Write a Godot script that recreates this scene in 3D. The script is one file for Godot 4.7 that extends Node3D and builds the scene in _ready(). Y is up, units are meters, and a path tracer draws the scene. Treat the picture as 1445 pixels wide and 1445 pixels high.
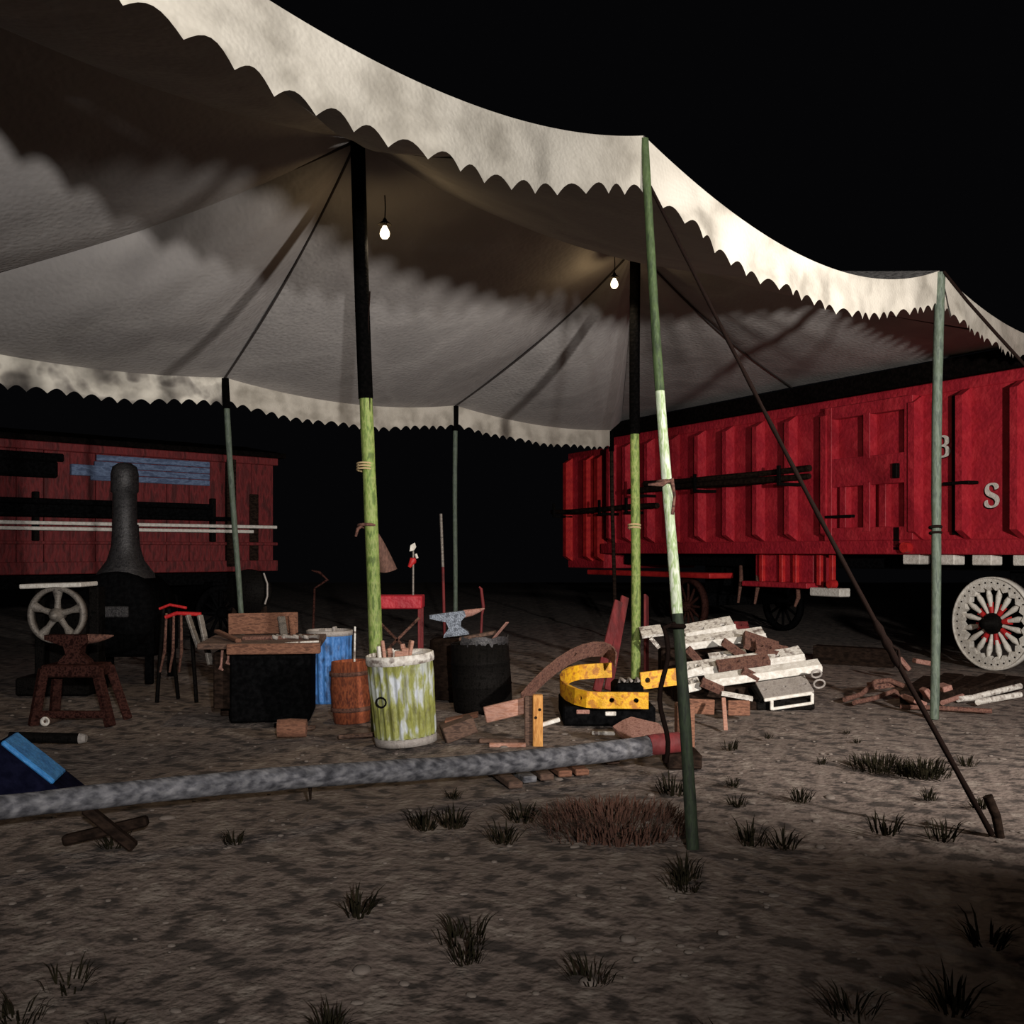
extends Node3D

const LENS := 1500.0
const EYE := 1.45
var mats := {}
var taken := {}
var rng := RandomNumberGenerator.new()
var bumps := {}
var smooth_id := 1

# ------------------------------------------------------------------ helpers
func at(px: float, py: float, d: float) -> Vector3:
	return Vector3((px - 722.5) / LENS * d, EYE + (778.0 - py) / LENS * d, -d)

func floor_at(px: float, d: float) -> Vector3:
	return Vector3((px - 722.5) / LENS * d, 0.0, -d)

func numbered(called: String, parent: Node) -> String:
	var key := str(parent.get_instance_id()) + called
	var n: int = taken.get(key, 0)
	taken[key] = n + 1
	return called if n == 0 else "%s_%03d" % [called, n]

func tag(o: Node, label: String, category: String, group := "") -> void:
	o.set_meta("label", label)
	o.set_meta("category", category)
	if group != "":
		o.set_meta("group", group)

func thing(called: String, label: String, category: String, where := Vector3.ZERO, turn := 0.0, group := "") -> Node3D:
	var o := Node3D.new()
	o.name = numbered(called, self)
	add_child(o, true)
	o.position = where
	o.rotation.y = turn
	tag(o, label, category, group)
	return o

func part(st: SurfaceTool, called: String, m: Material, parent: Node = self) -> MeshInstance3D:
	st.generate_normals()
	var o := MeshInstance3D.new()
	o.mesh = st.commit()
	o.material_override = m
	o.name = numbered(called, parent)
	o.cast_shadow = GeometryInstance3D.SHADOW_CASTING_SETTING_ON
	parent.add_child(o, true)
	return o

func struct(st: SurfaceTool, called: String, m: Material, label: String, category: String) -> MeshInstance3D:
	var o := part(st, called, m)
	o.set_meta("kind", "structure")
	tag(o, label, category)
	return o

func copy_of(o: Node3D, label: String, group := "") -> Node3D:
	var c: Node3D = o.duplicate()
	c.name = numbered(str(o.name).get_slice("_0", 0), self)
	add_child(c, true)
	c.set_meta("label", label)
	if group != "":
		c.set_meta("group", group)
	return c

func mb() -> SurfaceTool:
	var st := SurfaceTool.new()
	st.begin(Mesh.PRIMITIVE_TRIANGLES)
	st.set_smooth_group(-1)
	return st

func face(st: SurfaceTool, pts: Array, centre: Vector3) -> void:
	var mid := Vector3.ZERO
	for p in pts:
		mid += p
	mid /= pts.size()
	var a: Vector3 = pts[0]
	var b: Vector3 = pts[1]
	var c: Vector3 = pts[2]
	var n := (c - a).cross(b - a)
	var flip := n.dot(mid - centre) < 0.0
	for i in range(1, pts.size() - 1):
		st.add_vertex(pts[0])
		st.add_vertex(pts[i + 1] if flip else pts[i])
		st.add_vertex(pts[i] if flip else pts[i + 1])

func box(st: SurfaceTool, xf: Transform3D, size: Vector3, bev := 0.006) -> void:
	st.set_smooth_group(-1)
	var h := size * 0.5
	var b := minf(bev, minf(h.x, minf(h.y, h.z)) * 0.6)
	var P := func(ax: int, s: Vector3) -> Vector3:
		var v := Vector3(s.x * (h.x - b), s.y * (h.y - b), s.z * (h.z - b))
		v[ax] = s[ax] * h[ax]
		return xf * v
	var c := xf.origin
	for ax in 3:
		var u := (ax + 1) % 3
		var w := (ax + 2) % 3
		for s in [-1.0, 1.0]:
			var q := []
			for k in [[-1.0, -1.0], [1.0, -1.0], [1.0, 1.0], [-1.0, 1.0]]:
				var v := Vector3.ZERO
				v[ax] = s
				v[u] = k[0]
				v[w] = k[1]
				q.append(P.call(ax, v))
			face(st, q, c)
		for s1 in [-1.0, 1.0]:
			for s2 in [-1.0, 1.0]:
				var va := Vector3.ZERO
				va[ax] = s1
				va[u] = s2
				va[w] = -1.0
				var vb := va
				vb[w] = 1.0
				face(st, [P.call(ax, va), P.call(u, va), P.call(u, vb), P.call(ax, vb)], c)
	for sx in [-1.0, 1.0]:
		for sy in [-1.0, 1.0]:
			for sz in [-1.0, 1.0]:
				var v := Vector3(sx, sy, sz)
				face(st, [P.call(0, v), P.call(1, v), P.call(2, v)], c)

func slab(st: SurfaceTool, lo: Vector3, hi: Vector3, bev := 0.006) -> void:
	box(st, Transform3D(Basis.IDENTITY, (lo + hi) * 0.5), hi - lo, bev)

func along(a: Vector3, b: Vector3, up := Vector3.UP, roll := 0.0) -> Transform3D:
	var x := (b - a).normalized()
	var z := x.cross(up)
	if z.length() < 0.01:
		z = x.cross(Vector3.RIGHT)
	z = z.normalized()
	var bs := Basis(x, z.cross(x), z)
	if roll != 0.0:
		bs = bs * Basis(Vector3.RIGHT, roll)
	return Transform3D(bs, (a + b) * 0.5)

func beam(st: SurfaceTool, a: Vector3, b: Vector3, w: float, t: float, bev := 0.005, roll := 0.0) -> void:
	box(st, along(a, b, Vector3.UP, roll), Vector3(a.distance_to(b), t, w), bev)

func tube(st: SurfaceTool, pts: Array, radii: Variant, n := 10, caps := true) -> void:
	smooth_id += 1
	var rings := []
	var x := Vector3.ZERO
	for i in pts.size():
		var p: Vector3 = pts[i]
		var before: Vector3 = pts[maxi(i - 1, 0)]
		var after: Vector3 = pts[mini(i + 1, pts.size() - 1)]
		var t := (after - before).normalized()
		if i == 0:
			x = t.cross(Vector3.UP)
			if x.length() < 0.05:
				x = t.cross(Vector3.RIGHT)
		x = (x - t * x.dot(t)).normalized()
		var y := t.cross(x)
		var r: float = radii[i] if radii is Array else radii
		var ring := []
		for k in n:
			var a := TAU * k / n
			ring.append(p + (x * cos(a) + y * sin(a)) * r)
		rings.append(ring)
	st.set_smooth_group(smooth_id)
	for i in range(rings.size() - 1):
		var mid: Vector3 = (pts[i] + pts[i + 1]) * 0.5
		for k in n:
			var k2 := (k + 1) % n
			face(st, [rings[i][k], rings[i][k2], rings[i + 1][k2], rings[i + 1][k]], mid)
	if caps:
		st.set_smooth_group(-1)
		var last: int = pts.size() - 1
		face(st, rings[0], pts[1] if last > 0 else pts[0])
		face(st, rings[last], pts[last - 1])

# profile: points (radius, height), outside first; flutes press waves into the wall
func lathe(st: SurfaceTool, xf: Transform3D, profile: Array, n := 24, amp := 0.0, flutes := 0, lo := 0.0, hi := 0.0) -> void:
	smooth_id += 1
	st.set_smooth_group(smooth_id)
	for i in range(profile.size() - 1):
		var p: Vector2 = profile[i]
		var q: Vector2 = profile[i + 1]
		for k in n:
			var c := []
			for e in [[p, k], [p, k + 1], [q, k + 1], [q, k]]:
				var v: Vector2 = e[0]
				var a: float = TAU * (e[1] % n) / n
				var r := v.x
				if flutes > 0 and v.y > lo and v.y < hi:
					r += amp * cos(a * flutes)
				c.append(xf * Vector3(r * cos(a), v.y, r * sin(a)))
			var nrm := Vector2(q.y - p.y, p.x - q.x)
			var a2 := TAU * (k + 0.5) / n
			var m := (p + q) * 0.5
			var inside := xf * Vector3((m.x - nrm.x) * cos(a2), m.y - nrm.y, (m.x - nrm.x) * sin(a2))
			if p.x < 0.0005:
				c.remove_at(0)
			elif q.x < 0.0005:
				c.remove_at(3)
			face(st, c, inside)

func prism(st: SurfaceTool, xf: Transform3D, poly: Array, depth: float) -> void:
	st.set_smooth_group(-1)
	var flat := PackedVector2Array(poly)
	if Geometry2D.is_polygon_clockwise(flat):
		flat.reverse()
	var idx := Geometry2D.triangulate_polygon(flat)
	var h := depth * 0.5
	for side in [-1.0, 1.0]:
		for i in range(0, idx.size(), 3):
			var t := []
			for j in 3:
				var v := flat[idx[i + j]]
				t.append(xf * Vector3(v.x, v.y, h * side))
			var mid: Vector3 = (t[0] + t[1] + t[2]) / 3.0
			face(st, t, mid - xf.basis.z * side)
	for i in flat.size():
		var a := flat[i]
		var b := flat[(i + 1) % flat.size()]
		var out := Vector2((b - a).y, -(b - a).x).normalized()
		var mid2 := (a + b) * 0.5 - out * 0.01
		face(st, [xf * Vector3(a.x, a.y, -h), xf * Vector3(b.x, b.y, -h), xf * Vector3(b.x, b.y, h), xf * Vector3(a.x, a.y, h)], xf * Vector3(mid2.x, mid2.y, 0))

# a flat bar bent along a path; wide holds the direction of its width at each point; holes: segment -> radius, bored right through
func band(st: SurfaceTool, path: Array, wide: Array, width: float, thick: float, holes := {}) -> void:
	var n := path.size()
	var front := []
	var back := []
	for i in n:
		var t: Vector3 = (path[mini(i + 1, n - 1)] - path[maxi(i - 1, 0)]).normalized()
		var w: Vector3 = wide[i] if wide.size() > 1 else wide[0]
		w = (w - t * w.dot(t)).normalized()
		var nr := t.cross(w)
		var p: Vector3 = path[i]
		front.append([p + nr * thick * 0.5 - w * width * 0.5, p + nr * thick * 0.5 + w * width * 0.5])
		back.append([p - nr * thick * 0.5 - w * width * 0.5, p - nr * thick * 0.5 + w * width * 0.5])
	smooth_id += 1
	for i in n - 1:
		var mid: Vector3 = (path[i] + path[i + 1]) * 0.5
		st.set_smooth_group(-1)
		for e in [0, 1]:
			face(st, [front[i][e], front[i + 1][e], back[i + 1][e], back[i][e]], mid)
		var rings := []
		for s in [front, back]:
			var c := [s[i][0], s[i + 1][0], s[i + 1][1], s[i][1]]
			if not holes.has(i):
				st.set_smooth_group(smooth_id if n > 4 else -1)
				face(st, c, mid)
				continue
			st.set_smooth_group(-1)
			var o: Vector3 = (c[0] + c[1] + c[2] + c[3]) * 0.25
			var ex: Vector3 = (c[1] - c[0]).normalized()
			var ey: Vector3 = (c[3] - c[0]).normalized()
			var r: float = holes[i]
			var ring := []
			for k in 8:
				var a := TAU * (k - 3.0) / 8.0 + TAU / 16.0 - TAU / 16.0
				ring.append(o + (ex * cos(a) + ey * sin(a)) * r)
			for k in 4:
				var k0 := k * 2
				var cc: Vector3 = c[k]
				face(st, [cc, ring[k0], ring[(k0 + 1) % 8]], mid)
				face(st, [cc, ring[(k0 + 7) % 8], ring[k0]], mid)
				face(st, [cc, ring[(k0 + 1) % 8], c[(k + 1) % 4]], mid)
			rings.append(ring)
		if rings.size() == 2:
			for k in 8:
				var k2 := (k + 1) % 8
				var rm: Vector3 = (rings[0][k] + rings[1][k2]) * 0.5
				face(st, [rings[0][k], rings[0][k2], rings[1][k2], rings[1][k]], rm + (rm - mid))
	st.set_smooth_group(-1)
	for i in [0, n - 1]:
		face(st, [front[i][0], front[i][1], back[i][1], back[i][0]], path[1] if i == 0 else path[n - 2])

# ------------------------------------------------------------------ materials
func noise_tex(freq: float, octaves: int, seed_no: int, size := 256) -> NoiseTexture2D:
	var f := FastNoiseLite.new()
	f.noise_type = FastNoiseLite.TYPE_SIMPLEX_SMOOTH
	f.frequency = freq
	f.fractal_octaves = octaves
	f.seed = seed_no
	var t := NoiseTexture2D.new()
	t.width = size
	t.height = size
	t.seamless = true
	t.noise = f
	return t

func bump(freq: float, strength: float) -> NoiseTexture2D:
	var key := "%.3f_%.1f" % [freq, strength]
	if not bumps.has(key):
		var t := noise_tex(freq, 4, 77)
		t.as_normal_map = true
		t.bump_strength = strength
		bumps[key] = t
	return bumps[key]

func mat(called: String, stops: Array, freq := 0.02, scale := Vector3.ONE, rough := 0.9, metal := 0.0, nfreq := 0.05, nstrength := 4.0) -> StandardMaterial3D:
	var m := StandardMaterial3D.new()
	m.resource_name = called
	var t := noise_tex(freq, 5, called.hash() % 1000)
	var g := Gradient.new()
	var cols := PackedColorArray()
	var offs := PackedFloat32Array()
	for i in stops.size():
		var c: Color = stops[i]
		cols.append(c)
		offs.append(0.25 + 0.5 * i / maxf(1.0, stops.size() - 1))
	g.offsets = offs
	g.colors = cols
	t.color_ramp = g
	m.albedo_texture = t
	m.uv1_triplanar = true
	m.uv1_scale = scale
	m.roughness = rough
	m.metallic = metal
	if nstrength > 0.0:
		m.normal_enabled = true
		m.normal_texture = bump(nfreq, nstrength)
		m.normal_scale = 0.6
	if called in ["soot", "black_iron", "dark_sleeve", "roof_tar", "dark_wood", "dark_rope", "navy", "dark_rust", "weed"]:
		m.metallic_specular = 0.08
	m.cull_mode = BaseMaterial3D.CULL_DISABLED
	mats[called] = m
	return m

func glow(called: String, c: Color, energy: float) -> StandardMaterial3D:
	var m := StandardMaterial3D.new()
	m.resource_name = called
	m.albedo_color = c
	m.emission_enabled = true
	m.emission = c
	m.emission_energy_multiplier = energy
	mats[called] = m
	return m

func make_materials() -> void:
	mat("dirt", [Color("3a312c"), Color("665952"), Color("766860"), Color("6c5f57"), Color("857970")], 0.02, Vector3(0.9, 0.9, 0.9), 1.0, 0.0, 0.06, 5.0)
	mat("canvas", [Color("918d8b"), Color("a6a29f"), Color("9b9795")], 0.006, Vector3(0.3, 0.3, 0.3), 0.95, 0.0, 0.2, 1.0)
	mat("valance", [Color("8f897e"), Color("b8b2a6"), Color("c4beb2")], 0.01, Vector3(0.8, 0.8, 0.8), 0.9, 0.0, 0.2, 1.0)
	mat("seam", [Color("2c2624"), Color("3b3330")], 0.05, Vector3(2, 2, 2), 0.95)
	mat("green_paint", [Color("56692f"), Color("7f9748"), Color("969f60"), Color("6c813b")], 0.02, Vector3(5, 1.2, 5), 0.7)
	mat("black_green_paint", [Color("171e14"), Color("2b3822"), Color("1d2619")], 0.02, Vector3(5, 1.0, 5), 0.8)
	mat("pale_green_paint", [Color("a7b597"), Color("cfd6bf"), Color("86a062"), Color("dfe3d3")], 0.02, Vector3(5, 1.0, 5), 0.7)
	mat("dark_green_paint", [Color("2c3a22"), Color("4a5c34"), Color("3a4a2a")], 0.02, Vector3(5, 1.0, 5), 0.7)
	mat("stained_valance", [Color("4e4a46"), Color("8c877f"), Color("cfcabd"), Color("e4dfd2"), Color("77726c")], 0.008, Vector3(0.55, 0.55, 0.55), 0.9, 0.0, 0.2, 1.0)
	mat("grey_green_paint", [Color("3a453c"), Color("5d685c"), Color("4a5646")], 0.02, Vector3(5, 1.0, 5), 0.7)
	mat("dark_sleeve", [Color("040404"), Color("0a0909")], 0.03, Vector3(3, 3, 3), 1.0)  # near-black colour for the shade painted onto the pole tops
	mat("rope", [Color("4a3a2f"), Color("6e5a49")], 0.08, Vector3(12, 12, 12), 0.95)
	mat("dark_rope", [Color("120d0b"), Color("241a17")], 0.08, Vector3(12, 12, 12), 0.95)
	mat("pale_rope", [Color("a58b62"), Color("cbb58a")], 0.08, Vector3(12, 12, 12), 0.95)
	mat("red_paint", [Color("a01a2a"), Color("b02232"), Color("a81d2b"), Color("b82a36")], 0.012, Vector3(0.8, 0.8, 0.8), 0.6, 0.0, 0.06, 3.0)
	mat("bright_red_paint", [Color("b01a20"), Color("c92a28")], 0.012, Vector3(2, 2, 2), 0.55, 0.0, 0.06, 3.0)
	mat("old_red_paint", [Color("5c1a1c"), Color("772426"), Color("4c1617")], 0.015, Vector3(1.5, 0.5, 1.5), 0.75)
	mat("roof_tar", [Color("0a0807"), Color("130f0e")], 0.02, Vector3(2, 2, 2), 0.95)
	mat("black_iron", [Color("0e0d0c"), Color("1b1918"), Color("131211")], 0.02, Vector3(4, 4, 4), 0.6, 0.3)
	mat("soot", [Color("070708"), Color("101011")], 0.02, Vector3(3, 3, 3), 0.85)
	mat("sheet_iron", [Color("2b2a2c"), Color("4a4848"), Color("343235")], 0.02, Vector3(3, 3, 3), 0.55, 0.4)
	mat("grey_iron", [Color("605a55"), Color("8f8880"), Color("756d66")], 0.02, Vector3(5, 5, 5), 0.6, 0.2)
	mat("blue_steel", [Color("4c525c"), Color("7d8590"), Color("5f6670")], 0.015, Vector3(4, 4, 4), 0.5, 0.4)
	mat("rust", [Color("3f2722"), Color("6b4538"), Color("7b5a4c"), Color("4e2f28")], 0.02, Vector3(4, 4, 4), 0.9)
	mat("dark_rust", [Color("231412"), Color("3d2521"), Color("4a2e28"), Color("2c1a17")], 0.02, Vector3(4, 4, 4), 0.9)
	mat("pink_rust", [Color("7b5248"), Color("a67d70"), Color("8c6358")], 0.02, Vector3(4, 4, 4), 0.9)
	mat("yellow_paint", [Color("d19a16"), Color("e9b21c"), Color("dd9d14"), Color("a96a1f")], 0.014, Vector3(3, 3, 3), 0.6, 0.0, 0.06, 3.0)
	mat("worn_white", [Color("6f615a"), Color("d9d4cb"), Color("e8e4dc"), Color("c9c2b8")], 0.016, Vector3(2.5, 2.5, 2.5), 0.75)
	mat("white_paint", [Color("cdc7bd"), Color("e9e5dd")], 0.02, Vector3(3, 3, 3), 0.7)
	mat("light_plate", [Color("8d8580"), Color("aaa39d"), Color("9a928b")], 0.02, Vector3(4, 4, 4), 0.7, 0.1)
	mat("weathered_log", [Color("2c2c31"), Color("4b4b50"), Color("66656a"), Color("807f82")], 0.02, Vector3(2.2, 4, 4), 0.9)
	mat("raw_wood", [Color("b0763a"), Color("d39a55"), Color("c08545")], 0.02, Vector3(6, 1, 6), 0.85)
	mat("pink_wood", [Color("93695a"), Color("b88d7c"), Color("a0705b")], 0.02, Vector3(1.5, 6, 6), 0.85)
	mat("old_wood", [Color("3c2b23"), Color("6a5143"), Color("4f3b31")], 0.02, Vector3(1.5, 5, 5), 0.9)
	mat("brown_wood", [Color("5a3a2b"), Color("8a5f49"), Color("6d4837")], 0.02, Vector3(1.5, 5, 5), 0.9)
	mat("orange_brown", [Color("5a2a1a"), Color("8b4529"), Color("a55a35"), Color("6b3320")], 0.02, Vector3(4, 1.5, 4), 0.85)
	mat("dark_wood", [Color("1a1411"), Color("30251f")], 0.02, Vector3(2, 4, 4), 0.95)
	mat("can_paint", [Color("6b6a38"), Color("85883f"), Color("8f9049"), Color("8a8f4c"), Color("a9ad9a"), Color("c2c8d2")], 0.013, Vector3(3, 0.9, 3), 0.6)
	mat("blue_paint", [Color("2f5f9e"), Color("4b84c6"), Color("3a6fb0"), Color("27436b")], 0.015, Vector3(3, 1, 3), 0.6)
	mat("pale_blue_paint", [Color("4a5a78"), Color("6b7f9f"), Color("566785")], 0.015, Vector3(1, 3, 3), 0.7)
	mat("bright_blue_paint", [Color("2a74b8"), Color("4292d6")], 0.02, Vector3(2, 2, 2), 0.6)
	mat("navy", [Color("0d0e1e"), Color("17182c")], 0.02, Vector3(2, 2, 2), 0.7)
	mat("leather", [Color("4a322a"), Color("6b4c40")], 0.03, Vector3(6, 2, 6), 0.9)
	mat("weed", [Color("15140e"), Color("2a261b")], 0.03, Vector3(3, 3, 3), 0.95)
	mat("straw", [Color("33221c"), Color("6a4535"), Color("412c24")], 0.05, Vector3(8, 8, 8), 0.95)
	mat("stone", [Color("5f554e"), Color("857a72")], 0.03, Vector3(6, 6, 6), 1.0)
	glow("bulb_glow", Color(1.0, 0.9, 0.72), 6.0)

# ------------------------------------------------------------------ the tent
var p1t := Vector3(-1.24, 4.75, -8.5)
var p2t := Vector3(1.33, 4.75, -11.5)
var p0t := Vector3(-3.7, 4.75, -5.4)
var f0 := Vector3(-5.6, 3.38, -8.7)
var f1 := Vector3(-3.19, 3.38, -11.8)
var f2 := Vector3(-0.8, 3.51, -15.0)
var f3 := Vector3(1.66, 3.48, -17.8)
var fa := Vector3(-8.1, 3.38, -5.5)
var n1 := Vector3(0.70, 3.66, -5.65)
var n0 := Vector3(-1.75, 3.66, -2.45)
var na := Vector3(-4.2, 3.66, 0.7)
var c1 := Vector3(3.70, 3.88, -9.2)
var c2 := Vector3(6.15, 3.90, -12.3)
var ea := Vector3(4.30, 3.97, -16.3)
var eb := Vector3(2.10, 3.95, -20.4)

func sheet(a0: Vector3, a1: Vector3, b0: Vector3, b1: Vector3, eave: float, rib: float, billow: float) -> SurfaceTool:
	var st := mb()
	st.set_smooth_group(1)
	var nu := 18
	var nv := 18
	var g := []
	for i in nu + 1:
		var t := float(i) / nu
		var row := []
		for j in nv + 1:
			var w := float(j) / nv
			var bow := 4.0 * w * (1.0 - w)
			var a := a0.lerp(a1, w) - Vector3.UP * 0.22 * bow * (0.0 if a0 == a1 else 1.0)
			var b := b0.lerp(b1, w) - Vector3.UP * eave * bow
			var p := a.lerp(b, t) - Vector3.UP * (rib * sin(PI * pow(t, 0.85)) + billow * sin(PI * t) * bow)
			p.y += 0.012 * sin(w * 23.0 + t * 6.0) * sin(PI * t)
			row.append(p)
		g.append(row)
	for i in nu:
		for j in nv:
			face(st, [g[i][j], g[i][j + 1], g[i + 1][j + 1]], g[i][j] + Vector3.UP * 5)
			face(st, [g[i][j], g[i + 1][j + 1], g[i + 1][j]], g[i][j] + Vector3.UP * 5)
	return st

func valance(b0: Vector3, b1: Vector3, eave: float, drop: float, phase: float) -> SurfaceTool:
	var st := mb()
	st.set_smooth_group(2)
	var run := b0.distance_to(b1)
	var scallops := roundi(run / 0.19)
	var nv := scallops * 8
	var rows := 4
	var out := (b1 - b0).cross(Vector3.UP).normalized()
	var g := []
	for i in rows + 1:
		var t := float(i) / rows
		var row := []
		for j in nv + 1:
			var w := float(j) / nv
			var p := b0.lerp(b1, w) - Vector3.UP * eave * 4.0 * w * (1.0 - w)
			var cut := drop - 0.055 * absf(sin(PI * w * scallops)) + 0.012 * sin(w * 17.0 + phase)
			p.y -= cut * t
			p += out * t * (0.018 * sin(w * run * 5.3 + phase) + 0.012 * sin(w * run * 11.0 + phase * 2.0))
			row.append(p)
		g.append(row)
	for i in rows:
		for j in nv:
			face(st, [g[i][j], g[i][j + 1], g[i + 1][j + 1], g[i + 1][j]], g[i][j] - out)
	return st

func rib_line(a: Vector3, b: Vector3, rib: float, r: float) -> SurfaceTool:
	var st := mb()
	var pts := []
	for i in 19:
		var t := i / 18.0
		pts.append(a.lerp(b, t) - Vector3.UP * (rib * sin(PI * pow(t, 0.85)) + 0.012))
	tube(st, pts, r, 6)
	return st

func build_tent() -> void:
	var t := thing("tent_canopy", "large grey canvas tent canopy with a scalloped off-white valance over the yard", "tent canopy")
	for s in [[p0t, p1t, fa, f0, 0.1, 0.16, 0.1], [p1t, p1t, f0, f1, 0.12, 0.12, 0.16], [p1t, p2t, f1, f2, 0.14, 0.12, 0.05], [p2t, p2t, f2, f3, 0.10, 0.12, 0.12],
			[p2t, p2t, f3, eb, 0.0, 0.1, 0.05], [p2t, p2t, eb, ea, 0.0, 0.12, 0.06], [p2t, p2t, ea, c2, 0.0, 0.12, 0.10], [p2t, p2t, c2, c1, 0.10, 0.12, 0.05],
			[p2t, p1t, c1, n1, 0.33, 0.1, 0.05], [p1t, p1t, n1, n0, 0.34, 0.1, 0.05], [p1t, p0t, n0, na, 0.3, 0.1, 0.05]]:
		part(sheet(s[0], s[1], s[2], s[3], s[4], s[5], s[6]), "canvas_panel", mats.canvas, t)
	var k := 0.0
	for s in [[fa, f0, 0.1], [f0, f1, 0.12], [f1, f2, 0.14], [f2, f3, 0.10], [c2, c1, 0.10], [c1, n1, 0.33], [n1, n0, 0.34], [n0, na, 0.3]]:
		k += 1.3
		part(valance(s[0], s[1], s[2], 0.31, k), "valance", mats.stained_valance if s[0] in [fa, f0] else mats.valance, t)
	for s in [[p1t, f0], [p1t, f1], [p2t, f2], [p2t, ea], [p2t, c2], [p2t, c1], [p1t, n1]]:
		part(rib_line(s[0], s[1], 0.12, 0.012), "rib_rope", mats.seam, t)

func ring(st: SurfaceTool, c: Vector3, r: float, thick: float, tilt := 0.15) -> void:
	var pts := []
	for k in 13:
		var a := TAU * k / 12.0
		pts.append(c + Vector3(cos(a) * r, sin(a) * r * tilt, sin(a) * r))
	tube(st, pts, thick, 6)

func pole(called: String, label: String, group: String, base: Vector3, top: Vector3, r0: float, r1: float, m: Material, shade_from := 2.0) -> Node3D:
	var t := thing(called, label, "pole", base, 0.0, group)
	var v := top - base
	var st := mb()
	var pts := []
	var rad := []
	for i in 17:
		var f := i / 16.0
		pts.append(v * f + Vector3(sin(f * 7.0) * 0.006, 0, cos(f * 5.0) * 0.006))
		rad.append(lerpf(r0, r1, f) * (1.0 + 0.03 * sin(f * 40.0)))
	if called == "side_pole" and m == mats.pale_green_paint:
		for e in [[0, 5, mats.black_green_paint], [5, 10, mats.pale_green_paint], [10, 16, mats.dark_green_paint]]:  # shaft in three tones: near-black foot, pale middle, dark green top
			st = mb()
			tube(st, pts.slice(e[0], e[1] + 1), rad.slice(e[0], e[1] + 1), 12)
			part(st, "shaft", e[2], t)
	else:
		tube(st, pts, rad, 12)
		part(st, "shaft", m, t)
	if shade_from < 1.0:  # dark tube around the upper pole stands in for shade there
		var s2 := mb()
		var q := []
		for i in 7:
			q.append(v * lerpf(shade_from, 1.0, i / 6.0) + Vector3(sin(lerpf(shade_from, 1.0, i / 6.0) * 7.0) * 0.006, 0, 0))
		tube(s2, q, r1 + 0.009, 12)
		part(s2, "shade_tube", mats.dark_sleeve, t)
	return t

func build_poles() -> void:
	# centre poles
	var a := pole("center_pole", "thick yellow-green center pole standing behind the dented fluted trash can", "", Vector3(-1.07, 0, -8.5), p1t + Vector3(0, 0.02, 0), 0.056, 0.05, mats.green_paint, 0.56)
	var st := mb()
	for k in 3:
		ring(st, at(515, 655 + k * 4, 8.5) - a.position, 0.064, 0.008)
	part(st, "rope_tie", mats.pale_rope, a)
	st = mb()
	ring(st, at(518, 742, 8.5) - a.position, 0.07, 0.013)
	tube(st, [at(511, 742, 8.44) - a.position, at(505, 746, 8.44) - a.position, at(502, 757, 8.44) - a.position], [0.012, 0.014, 0.01], 7)
	part(st, "leather_strap", mats.rust, a)
	st = mb()
	var cord := []
	for i in 9:
		cord.append(Vector3(-0.07 + 0.01 * sin(i * 1.7), 1.6 + i * 0.24, 0.03))
	tube(st, cord, 0.006, 6)
	part(st, "hanging_cord", mats.dark_rope, a)

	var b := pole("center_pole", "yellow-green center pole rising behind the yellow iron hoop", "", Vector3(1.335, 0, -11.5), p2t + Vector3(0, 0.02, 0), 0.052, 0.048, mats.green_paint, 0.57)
	st = mb()
	for k in 2:
		ring(st, at(895, 741 + k * 4, 11.5) - b.position, 0.062, 0.012)
	part(st, "rope_tie", mats.pale_rope, b)

	# near side
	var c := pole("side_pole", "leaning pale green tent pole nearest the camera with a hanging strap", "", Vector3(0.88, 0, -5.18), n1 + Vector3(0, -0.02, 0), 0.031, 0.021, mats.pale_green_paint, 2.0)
	st = mb()
	ring(st, at(938, 681, 5.4) - c.position, 0.036, 0.011)
	tube(st, [at(915, 684, 5.38) - c.position, at(935, 683, 5.35) - c.position, at(948, 677, 5.36) - c.position, at(952, 700, 5.37) - c.position, at(949, 726, 5.37) - c.position], [0.006, 0.014, 0.014, 0.007, 0.009], 7)
	part(st, "leather_strap", mats.rust, c)
	st = mb()
	var wob := []
	for i in 14:
		var f := i / 13.0
		wob.append(at(936 + 6 * sin(f * 9.0), 885 + f * 190, 5.24) - c.position + Vector3(0, 0, 0.02))
	wob.insert(0, at(953, 880, 5.24) - c.position)
	tube(st, wob, 0.012, 6)
	part(st, "rope_end", mats.dark_rope, c)
	st = mb()
	ring(st, at(955, 884, 5.25) - c.position, 0.036, 0.012)
	part(st, "rope_tie", mats.dark_rope, c)

	var d := pole("side_pole", "upright grey-green tent pole standing in front of the white-lettered wagon side", "", floor_at(1318, 9.2), c1 + Vector3(0, -0.02, 0), 0.038, 0.044, mats.grey_green_paint, 2.0)
	st = mb()
	ring(st, at(1320, 744, 9.2) - d.position, 0.046, 0.014)
	ring(st, at(1320, 752, 9.2) - d.position, 0.045, 0.012)
	part(st, "rope_tie", mats.dark_rope, d)

	# far side
	var far := [["leaning thin tent pole rising out of the planks on the work table", f1, floor_at(346, 11.8)],
			["thin upright tent pole on the far side, behind the blue-grey anvil", f2, floor_at(642, 15.0)],
			["far corner tent pole hidden behind the yellow-green pole at the wagon end", f3, floor_at(868, 17.8)]]
	for e in far:
		var f := pole("side_pole", e[0], "", e[2], e[1] + Vector3(0, -0.01, 0), 0.03, 0.034, mats.grey_green_paint if e[1] != f3 else mats.dark_wood, 0.9)

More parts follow.
